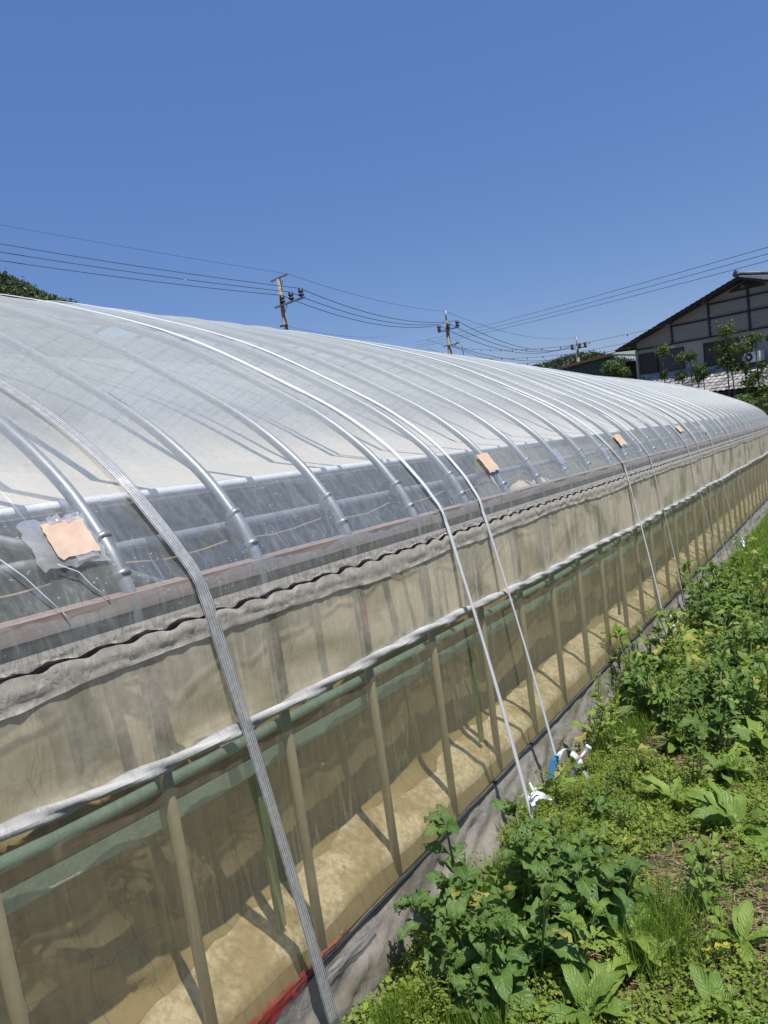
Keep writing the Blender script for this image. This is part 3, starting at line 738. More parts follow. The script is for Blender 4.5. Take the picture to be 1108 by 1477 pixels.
def seedhead(ms, mc, base, H, lean, r, nb=0):
    az = r.uniform(0, 6.28); top = Vector(base) + Vector((math.cos(az) * lean, math.sin(az) * lean, H))
    P = [Vector(base).lerp(top, t) + Vector((0, 0, 0)) for t in lin(0, 1, 8)]
    ms.tube(P, [.0045 * (1 - .6 * t) for t in lin(0, 1, 8)], 5)
    lines = [(P[int(3)], top)]
    for q in range(nb):
        a = P[3 + q % 4]; az2 = r.uniform(0, 6.28); b = a + Vector((math.cos(az2) * .05, math.sin(az2) * .05, r.uniform(.06, .14)))
        ms.tube([a, b], .002, 4); lines.append((a, b))
    for a, b in lines:
        L = (b - a).length; n = int(L * 420)
        for i in range(n):
            t = r.random(); c = a.lerp(b, t); rad = .013 * (1 - .5 * t)
            c = c + Vector((r.gauss(0, rad * .6), r.gauss(0, rad * .6), r.gauss(0, .006)))
            s = r.uniform(.003, .006); d1 = Vector((r.uniform(-1, 1), r.uniform(-1, 1), r.uniform(-1, 1))).normalized(); d2 = d1.orthogonal().normalized()
            mc.add([c - d1 * s, c + d2 * s * .8, c + d1 * s, c - d2 * s * .8], [(0, 1, 2, 3)], [(0, 0), (1, 0), (1, 1), (0, 1)], r.random())

def dock_mesh(kind, seed):
    """returns list of (partname, MB, material) in local coords; unit ~ real size"""
    r = random.Random(seed); ml = MB(); ms = MB(); mc = MB()
    if kind == 'rosette':
        for i in range(r.randint(11, 16)):
            L = r.uniform(.13, .24); leaf(ml, (r.uniform(-.01, .01), r.uniform(-.01, .01), .01), r.uniform(0, 6.28), r.uniform(.35, 1.25), L, L * r.uniform(.24, .34), r.uniform(.8, 1.9), r.uniform(-.5, .5), r.random(), r.uniform(.10, .22), r=r)
        ms.tube([(0, 0, -.02), (0, 0, .05)], .009, 6)
    elif kind == 'leafy':
        H = r.uniform(.22, .34)
        for q in range(r.randint(2, 4)):
            az = r.uniform(0, 6.28); tp_ = Vector((math.cos(az) * .10, math.sin(az) * .10, H * r.uniform(.8, 1.1)))
            P = [Vector((0, 0, 0)).lerp(tp_, t) for t in lin(0, 1, 6)]; ms.tube(P, [.006 * (1 - .5 * t) for t in lin(0, 1, 6)], 5)
            for i in range(r.randint(8, 11)):
                t = r.uniform(.08, 1.0); L = r.uniform(.09, .20) * (1.15 - .5 * t)
                leaf(ml, Vector((0, 0, 0)).lerp(tp_, t), r.uniform(0, 6.28), r.uniform(.1, 1.1), L, L * r.uniform(.24, .38), r.uniform(1.0, 2.2), r.uniform(-.6, .6), r.random(), r.uniform(.12, .26), r=r)
            for i in range(7):
                L = r.uniform(.04, .08); leaf(ml, tp_, r.uniform(0, 6.28), r.uniform(.5, 1.4), L, L * .4, r.uniform(.5, 1.8), r.uniform(-.5, .5), r.random(), .2, ns=5, nc=3, r=r)
    elif kind == 'stalk':
        for q in range(r.randint(2, 5)):
            H = r.uniform(.22, .42); az = r.uniform(0, 6.28); o_ = Vector((r.uniform(-.03, .03), r.uniform(-.03, .03), 0)); tp_ = o_ + Vector((math.cos(az) * .07, math.sin(az) * .07, H))
            ms.tube([o_.lerp(tp_, t) + Vector((.012 * math.sin(t * 5), 0, 0)) for t in lin(0, 1, 7)], [.0032 * (1 - .5 * t) for t in lin(0, 1, 7)], 5)
            for i in range(int(H * 85)):
                t = r.uniform(.05, 1.); L = r.uniform(.035, .085) * (1.15 - .7 * t); leaf(ml, o_.lerp(tp_, t), i * 2.4, r.uniform(.2, 1.0), L, L * r.uniform(.16, .3), r.uniform(.3, 1.2), r.uniform(-.6, .6), r.random(), .08, ns=4, nc=3, r=r)
            for i in range(14):  # seed tufts at the stalk tips, merged into the leaves mesh
                c = tp_ + Vector((r.gauss(0, .012), r.gauss(0, .012), r.gauss(0, .012))); d1 = Vector((r.gauss(0, 1), r.gauss(0, 1), r.gauss(0, 1))).normalized(); d2 = d1.orthogonal().normalized(); q_ = .005
                ml.add([c - d1 * q_, c + d2 * q_, c + d1 * q_, c - d2 * q_], [(0, 1, 2, 3)], [(0, 0), (1, 0), (1, 1), (0, 1)], r.random())
    else:   # flowering
        H = r.uniform(.34, .50); ms.tube([(0, 0, 0), (0, 0, .1)], .007, 6)
        for q in range(r.randint(1, 3)): seedhead(ms, mc, (r.uniform(-.01, .01), r.uniform(-.01, .01), .0), H * r.uniform(.8, 1.1), r.uniform(.02, .10), r, r.randint(2, 5))
        for i in range(r.randint(12, 17)):
            z = r.uniform(.0, .22); L = r.uniform(.10, .19) * (1.1 - z)
            leaf(ml, (0, 0, z), r.uniform(0, 6.28), r.uniform(.1, 1.1), L, L * r.uniform(.2, .3), r.uniform(.9, 2.0), r.uniform(-.5, .5), r.random(), r.uniform(.12, .24), r=r)
    return ml, ms, mc

def weed(name, loc, rz, s, proto, label, group):
    t = thing(name, loc, label, 'weed', group); t.rotation_euler = (0, 0, rz); t.scale = (s, s, s)
    for nm, me in proto:
        o = bpy.data.objects.new(nm, me); C.objects.link(o); o.parent = t
    return t
def protos(kind, seed, lm):
    ml, ms, mc = dock_mesh(kind, seed); out = []
    for nm, b, mt in (('leaves', ml, lm), ('stem', ms, STEM), ('seed_head', mc, SEED)):
        if b.v:
            o = b.build(nm, mt); out.append((nm, o.data)); bpy.data.objects.remove(o)
    return out
PR = {('rosette', i): protos('rosette', 10 + i, [LEAF, LEAF3, LEAF][i]) for i in range(3)}
PR.update({('leafy', i): protos('leafy', 20 + i, [LEAF, LEAF2, LEAF3, LEAF2][i]) for i in range(4)})
PR.update({('flower', i): protos('flower', 30 + i, [LEAF, LEAF3, LEAF2][i]) for i in range(3)})
PR.update({('stalk', i): protos('stalk', 50 + i, [LEAF3, LEAF, WEED][i]) for i in range(3)})
DG = 'broad leaved weeds along the greenhouse wall'
KS = {'stalk': 'thin stalky weed', 'rosette': 'low dock', 'leafy': 'bushy dock', 'flower': 'spiked dock'}
KN = {'rosette': 'low rosette of broad arching dock leaves', 'leafy': 'bushy broad leaved dock', 'flower': 'dock with upright green seed spikes'}
def gz(x, y): return gfn(x, y)[2]
# near big plant, a mesh of its own
def big_plant(loc, stems, seed, lm, label):
    r = random.Random(seed); t = thing('dock_plant', loc, label, 'weed', DG); ml = MB(); ms = MB(); mc = MB(); o = Vector(loc)
    for (dx, dy, H, nl, Lm) in stems:
        tp_ = o + Vector((dx, dy, H)); a = o + Vector((dx * .3, dy * .3, 0))
        P = [a.lerp(tp_, t_) + Vector((0, 0, .02 * math.sin(3 * t_))) for t_ in lin(0, 1, 8)]; ms.tube(P, [.008 * (1 - .6 * t_) for t_ in lin(0, 1, 8)], 6)
        for i in range(nl):
            t_ = (i + r.random()) / nl; L = Lm * r.uniform(.7, 1.15) * (1.15 - .6 * t_)
            leaf(ml, a.lerp(tp_, t_), i * 2.4 + r.uniform(-.4, .4), r.uniform(.2, .9), L, L * r.uniform(.34, .48), r.uniform(1.3, 2.4), r.uniform(-.5, .5), r.random(), r.uniform(.12, .24), ns=11, nc=7, r=r, pet=.18)
        for i in range(10):
            L = r.uniform(.05, .09); leaf(ml, tp_, r.uniform(0, 6.28), r.uniform(.3, 1.4), L, L * .5, r.uniform(.8, 2.2), r.uniform(-.5, .5), r.random(), .25, ns=7, nc=5, r=r)
    ml.build('leaves', lm, t); ms.build('stem', STEM, t)
big_plant((-1.20, 1.98, gz(-1.2, 1.98)), [(-.06, .02, .46, 16, .19), (.02, -.08, .30, 11, .19), (-.12, -.16, .26, 10, .19)], 1, LEAF2, 'tallest ragged dock plant with holed drooping leaves against the grey skirt')
big_plant((-1.02, 2.10, gz(-1.02, 2.1)), [(0, 0, .34, 13, .19), (.10, -.05, .26, 11, .20), (-.02, .12, .32, 11, .18)], 2, LEAF2, 'dark bushy dock right of the tallest one, leaves full of holes')
big_plant((-1.05, 1.78, gz(-1.05, 1.78)), [(0, 0, .22, 11, .18), (.08, -.02, .26, 12, .18), (-.10, .02, .20, 10, .18)], 3, LEAF2, 'dark dock at the bottom edge below the tallest one')
big_plant((-.86, 2.14, gz(-.86, 2.14)), [(0, 0, .28, 13, .19), (.05, .10, .24, 11, .19)], 5, LEAF2, 'dark dock cluster with large shaded leaves, left of the bare brown soil')
spots = []
def put(kind, i, x, y, s, label): spots.append((kind, i, x, y, s, label))
put('rosette', 0, -.50, 3.00, 1.15, 'large rosette of long grey green leaves at the right edge, beside bare brown soil')
put('rosette', 1, -.66, 2.05, .75, 'rosette of smooth green leaves at the bottom right of the strip')
put('rosette', 2, -.42, 1.98, .7, 'rosette of pointed leaves in the bottom right corner')
put('rosette', 1, -.78, 3.15, .9, 'rosette of narrow upright leaves above the yellowed leaf')
put('rosette', 0, -.96, 2.72, .7, 'small dock rosette just above the yellowed leaf')
put('flower', 1, -1.28, 3.02, .85, 'dock seed spike standing in front of the third strap')
put('flower', 0, -1.38, 4.62, 1.0, 'tall seed spike standing against the lower wall film')
r = random.Random(99)
where = ['close behind the stake', 'by the skirt', 'in the middle of the strip', 'at the right edge of the strip']
def rowname(y): return 'in the near part of the strip' if y < 4 else ('in the dense middle thicket' if y < 6.5 else 'in the far part of the strip')
n = 0
row = 0
ORD = ['first', 'second', 'third', 'fourth', 'fifth', 'sixth', 'seventh', 'eighth', 'ninth', 'tenth']
for y, cnt in ((3.75, 5), (4.1, 6), (4.5, 6), (4.9, 6), (5.4, 6), (5.9, 6), (6.5, 6), (7.1, 5), (7.8, 5), (8.6, 5)):
    xr = -.45 + .02 * y
    for k in range(cnt):
        x = -1.39 + (k + r.uniform(.1, .9)) / cnt * (1.0 if y < 6.5 else .8); yy = y + r.uniform(-.22, .22)
        kd, i = r.choice([('leafy', 0), ('leafy', 1), ('leafy', 2), ('leafy', 3), ('leafy', 0), ('flower', 0), ('flower', 1), ('flower', 2), ('rosette', 2), ('stalk', 0), ('stalk', 1), ('stalk', 2)])
        put(kd, i, x, yy, r.uniform(.85, 1.25) * (.92 if y < 7 else .9) * (1.15 if k < 2 else 1), (row, k))
    row += 1
for x, y, kd, i, s, lb in ((-1.12, 3.2, 'rosette', 1, .6, 'small rosette just right of the taped stake'), (-.98, 3.45, 'leafy', 2, .6, 'bright bushy weed between the taped stake and the first thicket row'),
        (-.62, 3.5, 'rosette', 0, .95, 'wide rosette above the large grey green one at the right edge'), (-.8, 2.42, 'rosette', 2, .75, 'low pointed rosette below the yellowed leaf'),
        (-.52, 2.45, 'leafy', 0, .55, 'small bushy dock under the large right edge rosette'), (-.98, 1.66, 'leafy', 1, .6, 'holed bushy dock at the bottom edge of the picture'),
        (-.75, 1.82, 'rosette', 0, .85, 'rosette beside the straw at the bottom edge'), (-.6, 2.75, 'rosette', 2, .5, 'little rosette in the middle of the bare brown soil'),
        (-1.05, 2.95, 'leafy', 3, .6, 'drooping dock between the white knot and the yellowed leaf'), (-.40, 2.30, 'rosette', 1, .75, 'bright rosette at the right edge, above the bottom corner one'),
        (-.85, 3.75, 'rosette', 0, 1.0, 'rosette mid strip in front of the first thicket row'), (-.50, 3.9, 'rosette', 1, 1.1, 'bright rosette at the right end of the first thicket row'),
        (-.3, 3.5, 'leafy', 2, .8, 'bright bushy dock cut by the right edge of the picture'), (-.70, 2.15, 'rosette', 1, .9, 'bright broad rosette left of the tuft of tall thin grass'),
        (-1.30, 2.62, 'stalk', 2, .55, 'short yellowish stalks just left of the white knot'), (-1.22, 3.0, 'stalk', 2, .6, 'short yellowish stalks between the white knot and the taped stake'),
        (-1.12, 2.62, 'stalk', 2, .6, 'yellowish stalky weed right of the white knot'), (-1.0, 3.2, 'stalk', 0, .7, 'bright stalky weed right of the taped stake'), (-.9, 2.85, 'stalk', 1, .65, 'mid green stalky weed above the yellowed leaf'),
        (-.72, 3.35, 'stalk', 0, .8, 'bright stalky weed mid strip before the thicket'), (-1.36, 2.32, 'stalk', 2, .7, 'yellowish stalks against the grey skirt behind the tallest dock'), (-.66, 2.3, 'stalk', 1, .5, 'small stalky weed beside the tuft of tall thin grass'),
        (-1.13, 1.66, 'stalk', 2, .55, 'yellowish stalky weed at the very bottom by the skirt'), (-.45, 2.62, 'stalk', 1, .4, 'little stalky weed in the bare soil at the right edge'),
        (-.80, 2.28, 'leafy', 1, .9, 'holed bushy dock at the right end of the dark cluster'), (-.93, 1.92, 'leafy', 3, .9, 'drooping dark dock low in front of the dark cluster'), (-1.10, 2.12, 'leafy', 0, .9, 'mid green dock between the tallest one and the dark cluster'),
        (-.50, 2.62, 'leafy', 2, .5, 'small bright bushy weed growing in the bare soil patch'), (-1.08, 2.28, 'leafy', 3, .95, 'dark drooping dock behind the dark cluster'), (-.92, 2.25, 'leafy', 1, .95, 'holed bushy dock in the middle of the dark cluster'), (-1.14, 1.82, 'leafy', 3, .85, 'dark drooping dock under the tallest one'),
        (-.98, 2.42, 'leafy', 0, .7, 'mid green bushy dock right of the dark cluster'), (-.82, 1.98, 'leafy', 2, .7, 'bright bushy dock in front of the dark cluster')):
    put(kd, i, x, y, s, lb)
AD = {('stalk', 0): 'bright', ('stalk', 1): 'mid green', ('stalk', 2): 'yellowish', ('leafy', 0): 'mid green', ('leafy', 1): 'dark holed', ('leafy', 2): 'bright yellow green', ('leafy', 3): 'dark drooping', ('flower', 0): 'mid green', ('flower', 1): 'bright', ('flower', 2): 'dark', ('rosette', 0): 'mid green', ('rosette', 1): 'bright', ('rosette', 2): 'pointed'}
TH = 'weeds of the dense thicket beside the wall'
for kd, i, x, y, s, lb in spots:
    lab, grp = lb, DG
    if isinstance(lab, tuple):
        lab = f"{AD[(kd, i)]} {KS[kd]}, {ORD[lab[1]]} out from the wall, {ORD[lab[0]]} row of the thicket"; grp = TH
    weed('dock_plant', (x, y, gz(x, y)), r.uniform(0, 6.28), s, PR[(kd, i)], lab[:110], grp)
# yellowed leaves
for x, y, lb in ((-.88, 2.62, 'yellow holed dying leaf standing among green weeds mid strip'), (-.46, 2.12, 'yellow withered leaf lying flat near the bottom right corner'), (-.62, 4.35, 'yellow leaf low at the right edge below the thicket')):
    m = MB(); leaf(m, (x, y, gz(x, y) + .10), 1.0, -.2, .15, .035, .5, .3, .6, .2, ns=10); leaf(m, (x, y, gz(x, y) + .09), 2.0, -.3, .08, .03, .8, .3, .3, .2, ns=8)
    tag(m.build('withered_leaf', YELLOW, origin=(x, y, gz(x, y))), lb, 'leaf')

# ground cover: many small leaves, finer with distance
r = random.Random(5); m = MB()
def bare(x, y):   # bare soil patches at the right
    b = fb(x * 1.9 + 3, y * 1.6 + 1.5, 0, 2)
    e = max(0, 1 - math.hypot((x + .60) / .16, (y - 2.72) / .20)) + max(0, 1 - math.hypot((x + .72) / .2, (y - 2.0) / .14)) + max(0, 1 - math.hypot((x + 1.0) / .16, (y - 1.6) / .12))+ max(0, 1 - math.hypot((x + .35) / .2, (y - 2.45) / .3))
    return b * .9 + 1.6 * e + max(0, x + .75) * .25
def cover(n, x0, x1, y0, y1, hmax, s0, s1):
    for _ in range(n):
        x = r.uniform(x0, x1); y = r.uniform(y0, y1)
        if bare(x, y) > .32 and r.random() < .93: continue
        cl = .5 + .5 * fb(x * 6, y * 6, 2., 2); near = 1 if x < -1.05 else .6
        hh = hmax * near * (.3 + cl) ; z = gz(x, y) + r.uniform(.0, 1) ** .8 * hh
        s = r.uniform(s0, s1); a = r.uniform(0, 6.28); e = r.uniform(-.5, .9); ro = r.uniform(-.6, .6)
        d = Vector((math.cos(a) * math.cos(e), math.sin(a) * math.cos(e), math.sin(e))); q = d.cross(Vector((0, 0, 1))).normalized(); nn = q.cross(d); q = q * math.cos(ro) + nn * math.sin(ro)
        c = Vector((x, y, z)); tnt = min(1, max(0, .25 + .5 * cl + r.uniform(-.3, .35)))
        m.add([c, c + d * s * .5 + q * s * .38 + nn * s * .08, c + d * s, c + d * s * .5 - q * s * .38 + nn * s * .08], [(0, 1, 2), (0, 2, 3)], [(.5, 0), (1, .5), (.5, 1), (0, .5)], tnt)
cover(74000, -1.46, .1, 1.3, 3.6, .09, .005, .014)
cover(14000, -1.46, .1, 1.3, 3.6, .10, .012, .024)
cover(2500, -1.46, .1, 1.3, 3.6, .08, .026, .042)
cover(26000, -1.46, -1.0, 2.3, 3.6, .14, .004, .011)
cover(30000, -1.46, .2, 3.6, 7.5, .11, .012, .030)
cover(16000, -1.46, .5, 7.5, 15, .10, .016, .036)
tag(m.build('ground_cover', WEED), 'fine yellow green chickweed covering the soil', None, kind='stuff')
m = MB(); r = random.Random(6)
def blades(cx, cy, sx, sy, n, h0, h1, wd=.0016, lean=.35, tn=(.1, .9)):
    for _ in range(n):
        x = r.gauss(cx, sx) if sx < .5 else r.uniform(cx - sx, cx + sx); y = r.gauss(cy, sy) if sx < .5 else r.uniform(cy - sy, cy + sy)
        if x < -1.455: continue
        H = r.uniform(h0, h1); a = r.uniform(0, 6.28); l = r.uniform(0, lean) * H; z = gz(x, y); q = Vector((-math.sin(a), math.cos(a), 0)) * wd
        p0 = Vector((x, y, z)); p1 = p0 + Vector((math.cos(a) * l * .35, math.sin(a) * l * .35, H * .6)); p2 = p0 + Vector((math.cos(a) * l, math.sin(a) * l, H))
        m.add([p0 - q, p0 + q, p1 + q * .8, p1 - q * .8, p2], [(0, 1, 2, 3), (3, 2, 4)], None, r.uniform(*tn))
blades(-1.24, 2.42, .07, .12, 2600, .06, .15)       # horsetail clump by the knot
blades(-1.18, 3.75, .06, .12, 1800, .08, .17)
blades(-1.28, 1.62, .05, .08, 1200, .05, .13)
blades(-1.0, 1.62, .05, .05, 1000, .05, .12)
blades(-.62, 2.22, .07, .10, 700, .08, .20, .0014, .8)
blades(-.7, 3.6, .5, 2.2, 3500, .04, .12, .0016, .8)
blades(-.9, 11, .62, 3.2, 26000, .06, .16, .0035, .6, (.4, 1.))
blades(-.1, 8, .6, 3.5, 9000, .05, .14, .0035, .7)
tag(m.build('grass', GRASS), 'fine grass and horsetail along the wall', None, kind='stuff')
m = MB(); r = random.Random(8)
for _ in range(5200):
    x = r.uniform(-1.3, .1); y = r.uniform(1.4, 4.6)
    if bare(x, y) < .14 and r.random() < .8: continue
    L = r.uniform(.03, .14); a = r.gauss(.4, .8); c = Vector((x, y, gz(x, y) + r.uniform(.002, .022))); d = Vector((math.cos(a), math.sin(a), r.uniform(-.08, .08))) * L / 2; q = Vector((-math.sin(a), math.cos(a), 0)) * r.uniform(.0008, .002)
    b = Vector((r.uniform(-.01, .01), r.uniform(-.01, .01), r.uniform(0, .012)))
    m.add([c - d - q, c - d + q, c + b + q, c + b - q, c + d + q, c + d - q], [(0, 1, 2, 3), (3, 2, 4, 5)], None, r.random())
for _ in range(5000):
    x = r.uniform(-1.3, .2); y = r.uniform(1.4, 5); 
    if bare(x, y) < .12 and r.random() < .8: continue
    q = r.uniform(.004, .014); a = r.uniform(0, 6.28); c = Vector((x, y, gz(x, y) + r.uniform(.002, .012))); u_ = Vector((math.cos(a), math.sin(a), r.uniform(-.5, .5))); v_ = Vector((-math.sin(a), math.cos(a), r.uniform(-.5, .5)))
    m.add([c - u_ * q, c + v_ * q * .6, c + u_ * q, c - v_ * q * .6], [(0, 1, 2), (0, 2, 3)], None, r.random())
mc_ = MB()
for _ in range(2600):
    x = r.uniform(-1.2, .2); y = r.uniform(1.4, 4.8)
    if bare(x, y) < .10: continue
    q = r.uniform(.004, .016) * r.random() ** .5 + .002; c = Vector((x, y, gz(x, y) + q * .3)); P = [c + Vector(d) * q * r.uniform(.6, 1.2) for d in ((1, 0, 0), (0, 1, 0), (-1, 0, 0), (0, -1, 0), (0, 0, .9), (0, 0, -.8))]
    mc_.add(P, [(0, 1, 4), (1, 2, 4), (2, 3, 4), (3, 0, 4), (1, 0, 5), (2, 1, 5), (3, 2, 5), (0, 3, 5)], None, r.random())
tag(mc_.build('soil_clods', plain('dark_clods', (.12, .075, .045), .95, 0, .5, 40)), 'small brown clods on the bare soil', None, kind='stuff')
tag(m.build('straw_litter', STRAW), 'dry straw and dead stems on the bare soil', None, kind='stuff')

# ------------------------------------------------------------------ background vegetation
def clump(m, c, rx, ry, rz, n, s, r, lump=.3, sh=1.0):
    """leaf sized faces through an uneven ellipsoid"""
    c = Vector(c)
    for _ in range(n):
        d = Vector((r.gauss(0, 1), r.gauss(0, 1), r.gauss(0, 1))).normalized(); k = r.random() ** .45
        k *= 1 + lump * fb(d.x * 2.2 + c.x, d.y * 2.2 + c.y, d.z * 2.2 + c.z, 2)
        p = c + Vector((d.x * rx, d.y * ry, d.z * rz)) * k
        a = (d + Vector((r.uniform(-.8, .8), r.uniform(-.8, .8), r.uniform(-.8, .8)))).normalized(); u = a.orthogonal().normalized(); v = a.cross(u)
        t = r.uniform(0, 6.28); u, v = u * math.cos(t) + v * math.sin(t), v * math.cos(t) - u * math.sin(t); q = s * r.uniform(.6, 1.3)
        m.add([p - u * q, p + v * q * .5, p + u * q, p - v * q * .5], [(0, 1, 2, 3)], [(0, 0), (1, 0), (1, 1), (0, 1)], r.random())
def ball_tree(X, crowns, label, gnd, trunk_r=.035, Y=30):
    r = random.Random(int(abs(X) * 1000)); t = thing('pruned_tree', (X, Y, gnd), label, 'tree', 'pruned trees in front of the house')
    zt = max(c[1] for c in crowns) + EYE
    m = MB(); m.tube([(X + (crowns[0][0] - X) * k + .03 * math.sin(k * 5), Y, gnd + (zt - gnd) * k) for k in lin(0, 1, 8)], [trunk_r * (1.1 - .6 * k) for k in lin(0, 1, 8)], 6)
    for cx, cz, rad in crowns[1:]:
        zc = cz + EYE; m.tube([(X + .02, Y, zc - rad * 1.1), (cx, Y, zc)], .018, 5)
    m.build('trunk', BARK, t)
    for cx, cz, rad in crowns:
        m = MB(); clump(m, (cx, Y, cz + EYE), rad * 1.15, rad, rad * .9, int(200 + rad * 900), .05, r, 1.1); m.build('crown', CROWN, t)
GB = -1.7
TR = [(-6.36, [(-6.33, .93, .27), (-6.38, .01, .15)], 'slim ball topped tree alone in front of the left shuttered window'),
      (-5.75, [(-5.69, .53, .25), (-5.77, -.13, .20)], 'small two tiered tree just right of the lone ball topped tree'),
      (-5.38, [(-5.36, .55, .21)], 'thin tree with one small crown before the pale wall between the windows'),
      (-5.14, [(-5.14, .03, .26), (-5.16, -.3, .2)], 'low bushy tree in front of the left end of the tiled lower roof'),
      (-4.94, [(-4.94, -.14, .20)], 'smallest thin tree beside the low bushy one'),
      (-4.18, [(-4.10, 1.29, .33), (-4.21, .72, .33), (-4.25, .15, .33)], 'tallest three tiered tree in front of the right shuttered window'),
      (-3.90, [(-3.97, .42, .28), (-3.91, -.08, .25)], 'short tree tucked behind the tallest three tiered tree'),
      (-3.52, [(-3.54, .56, .42), (-3.58, -.08, .26), (-3.45, -.69, .28)], 'broad three tiered tree left of the air conditioner'),
      (-3.16, [(-3.12, .83, .22), (-3.23, -.44, .27)], 'tree whose crown reaches just left of the air conditioner fan'),
      (-2.97, [(-2.97, -.12, .20), (-2.98, -.98, .38)], 'tree directly below the air conditioner'),
      (-2.80, [(-2.70, .80, .13), (-2.9, -1.40, .35)], 'tree at the right edge of the picture beside the air conditioner')]
for X, cr, lb in TR: ball_tree(X, cr, lb, GB - .35)
for k, (x, z, s) in enumerate(((-3.35, -1.35, .5), (-2.3, -1.5, .7), (-1.4, -1.4, .8))):
    r = random.Random(70 + k); t = thing('shrub', (x, 27, GB), ['dark shrub under the tiled lower roof', 'dark shrub at the right edge beyond the greenhouse end', 'dark shrub just outside the right edge'][k], 'shrub')
    m = MB(); clump(m, (x, 27, z + EYE), s, s, s * .8, 1600, .06, r); m.build('foliage', CROWN, t)
    m = MB(); m.tube([(x, 27, GB), (x + .05, 27, z + EYE)], [.05, .02], 6); m.build('trunk', BARK, t)

# distant wooded hills
def hill(name, pts, depth, seed, lbl, s, n):
    m = MB(); r = random.Random(seed); Y = pts[0][1]
    def prof(x):
        return interp([(p[0], p[2]) for p in pts], x)
    x0, x1 = pts[0][0], pts[-1][0]
    def hf(x, d):
        t = d / depth; return (x - d * .3, Y + d, -2 + (prof(x) + 2) * (math.sin(min(1, t * 1.0) * math.pi * .5)) ** .8 - 0.3 * s)
    m.grid(hf, lin(x0, x1, 40), lin(0, depth, 14)); o = m.build(name, plain(name + '_slope', (.02, .035, .012), .95, 0, .3, .2)); tag(o, None, None, kind='structure')
    f = MB()
    for _ in range(n):
        x = r.uniform(x0, x1); d = depth * (r.random() ** .6); p = Vector(hf(x, d)) + Vector((0, 0, s * .3))
        q = s * r.uniform(.5, 1.2)
        clump(f, p, q, q, q * 1.1, 26, s * .28, r, .4)
    tag(f.build('forest', CROWND), lbl, None, kind='stuff')
hill('hill', [(-170, 62, 39), (-150, 62, 40.0), (-137, 62, 39.8), (-128.5, 62, 37.2), (-121, 62, 34.2), (-115.5, 62, 31.6), (-110.5, 62, 28.4), (-104, 62, 26), (-95, 62, 14)], 18, 1, 'dark wooded hillside far behind the left end of the roof', 1.3, 3600)
hill('distant_hill', [(-95, 185, 2), (-80, 185, 6), (-72, 185, 8.2), (-66, 185, 9.2), (-61, 185, 9.9), (-56, 185, 9.6), (-52, 185, 8.5), (-47, 185, 6.4), (-40, 185, 3)], 15, 2, 'low wooded hill on the horizon behind the brown roofed shed', 1.2, 1500)

# ------------------------------------------------------------------ HOUSE
K = 1.2; HC = Vector((-7.33 * K, 36.0, .17 * K + EYE)); FD = Vector((.904, -.427, 0)); ND = Vector((-.427, -.904, 0))   # along facade, toward the viewer
def H(u, z, o=0.): return HC + FD * (u * K) + ND * o + Vector((0, 0, (z - .17) * K))
def hbox(m, u0, u1, z0, z1, o0, o1, tint=.5):
    a = H(u0, z0, o0); m.obox(a, H(u1, z0, o0) - a, ND * (o1 - o0), Vector((0, 0, (z1 - z0) * K)), tint)
PLASTER = plain('grey_plaster', (.30, .275, .225), .9, 0, .06, 1.5, .1)
PLASTER2 = plain('cream_plaster', (.42, .385, .315), .9, 0, .15, 1.5, .1)
TIMBER = plain('dark_timber', (.035, .028, .024), .7, 0, .2, 5)
SHUT = m_wood('brown_shutter', (.045, .030, .026), (.075, .052, .045), (1, 3, 3))
GLASSD = NT('dark_window_glass'); GLASSD = GLASSD.surf(GLASSD.princ((.016, .018, .028), .12))
def m_tile(name, lo, hi):
    t = NT(name); v = t.coord(); vo = t.n('TexVoronoi', {'Vector': v, 'Scale': 3.4}).outputs['Color']
    a = t.n('SeparateColor', {0: vo}).outputs[0]; c = t.mixc(a, lo, hi); return t.surf(t.princ(c, .45, 0, t.bump(t.noise(v, 30, 3), .2, .01)))
TILE = m_tile('dark_roof_tile', (.05, .055, .06), (.10, .11, .115)); TILE2 = m_tile('sun_glint_light_roof_tile', (.10, .10, .10), (.46, .44, .41))  # pale patches of the lower roof put sun glints into the tile colour
ACW = plain('white_enamel', (.72, .72, .70), .4, 0, .04)
HS = thing('house', H(0, -2.9), 'two storey gabled house with dark timber framing and shuttered windows behind the greenhouse', 'house')
u_ap = 4.68; u_r = 9.3
def poly(m, pts, o0, o1):
    n = len(pts); v = [H(u, z, o0) for u, z in pts] + [H(u, z, o1) for u, z in pts]
    m.add(v, [tuple(range(n)), tuple(range(2 * n - 1, n - 1, -1))] + [(i, n + i, n + (i + 1) % n, (i + 1) % n) for i in range(n)])
zr = lambda u: 1.205 + (2.86 - 1.205) * ((u + .62) / (u_ap + .62)) if u < u_ap else 1.205 + (2.86 - 1.205) * ((u_r + .62 - u) / (u_ap + .62))
m = MB(); poly(m, [(.06, 1.10), (u_r - .06, 1.10), (u_r - .06, zr(u_r - .06) - .06), (u_ap, zr(u_ap) - .09), (.06, zr(.06) - .06)], -.1, 0.); m.build('gable_wall', PLASTER, HS, smooth=False)
m = MB(); hbox(m, .04, u_r - .04, -2.9, 1.07, -8.0, -.02); m.build('wall', PLASTER2, HS, smooth=False)
m = MB(); hbox(m, .04, u_r - .04, 1.065, 1.125, -.2, .05); m.build('floor_beam', TIMBER, HS, smooth=False)
for u0, u1, z in ((1.66, 7.7, 1.725), (3.2, 6.2, 2.21)):
    m = MB(); hbox(m, u0, u1, z - .032, z + .032, -.02, .045); m.build('beam', TIMBER, HS, smooth=False)
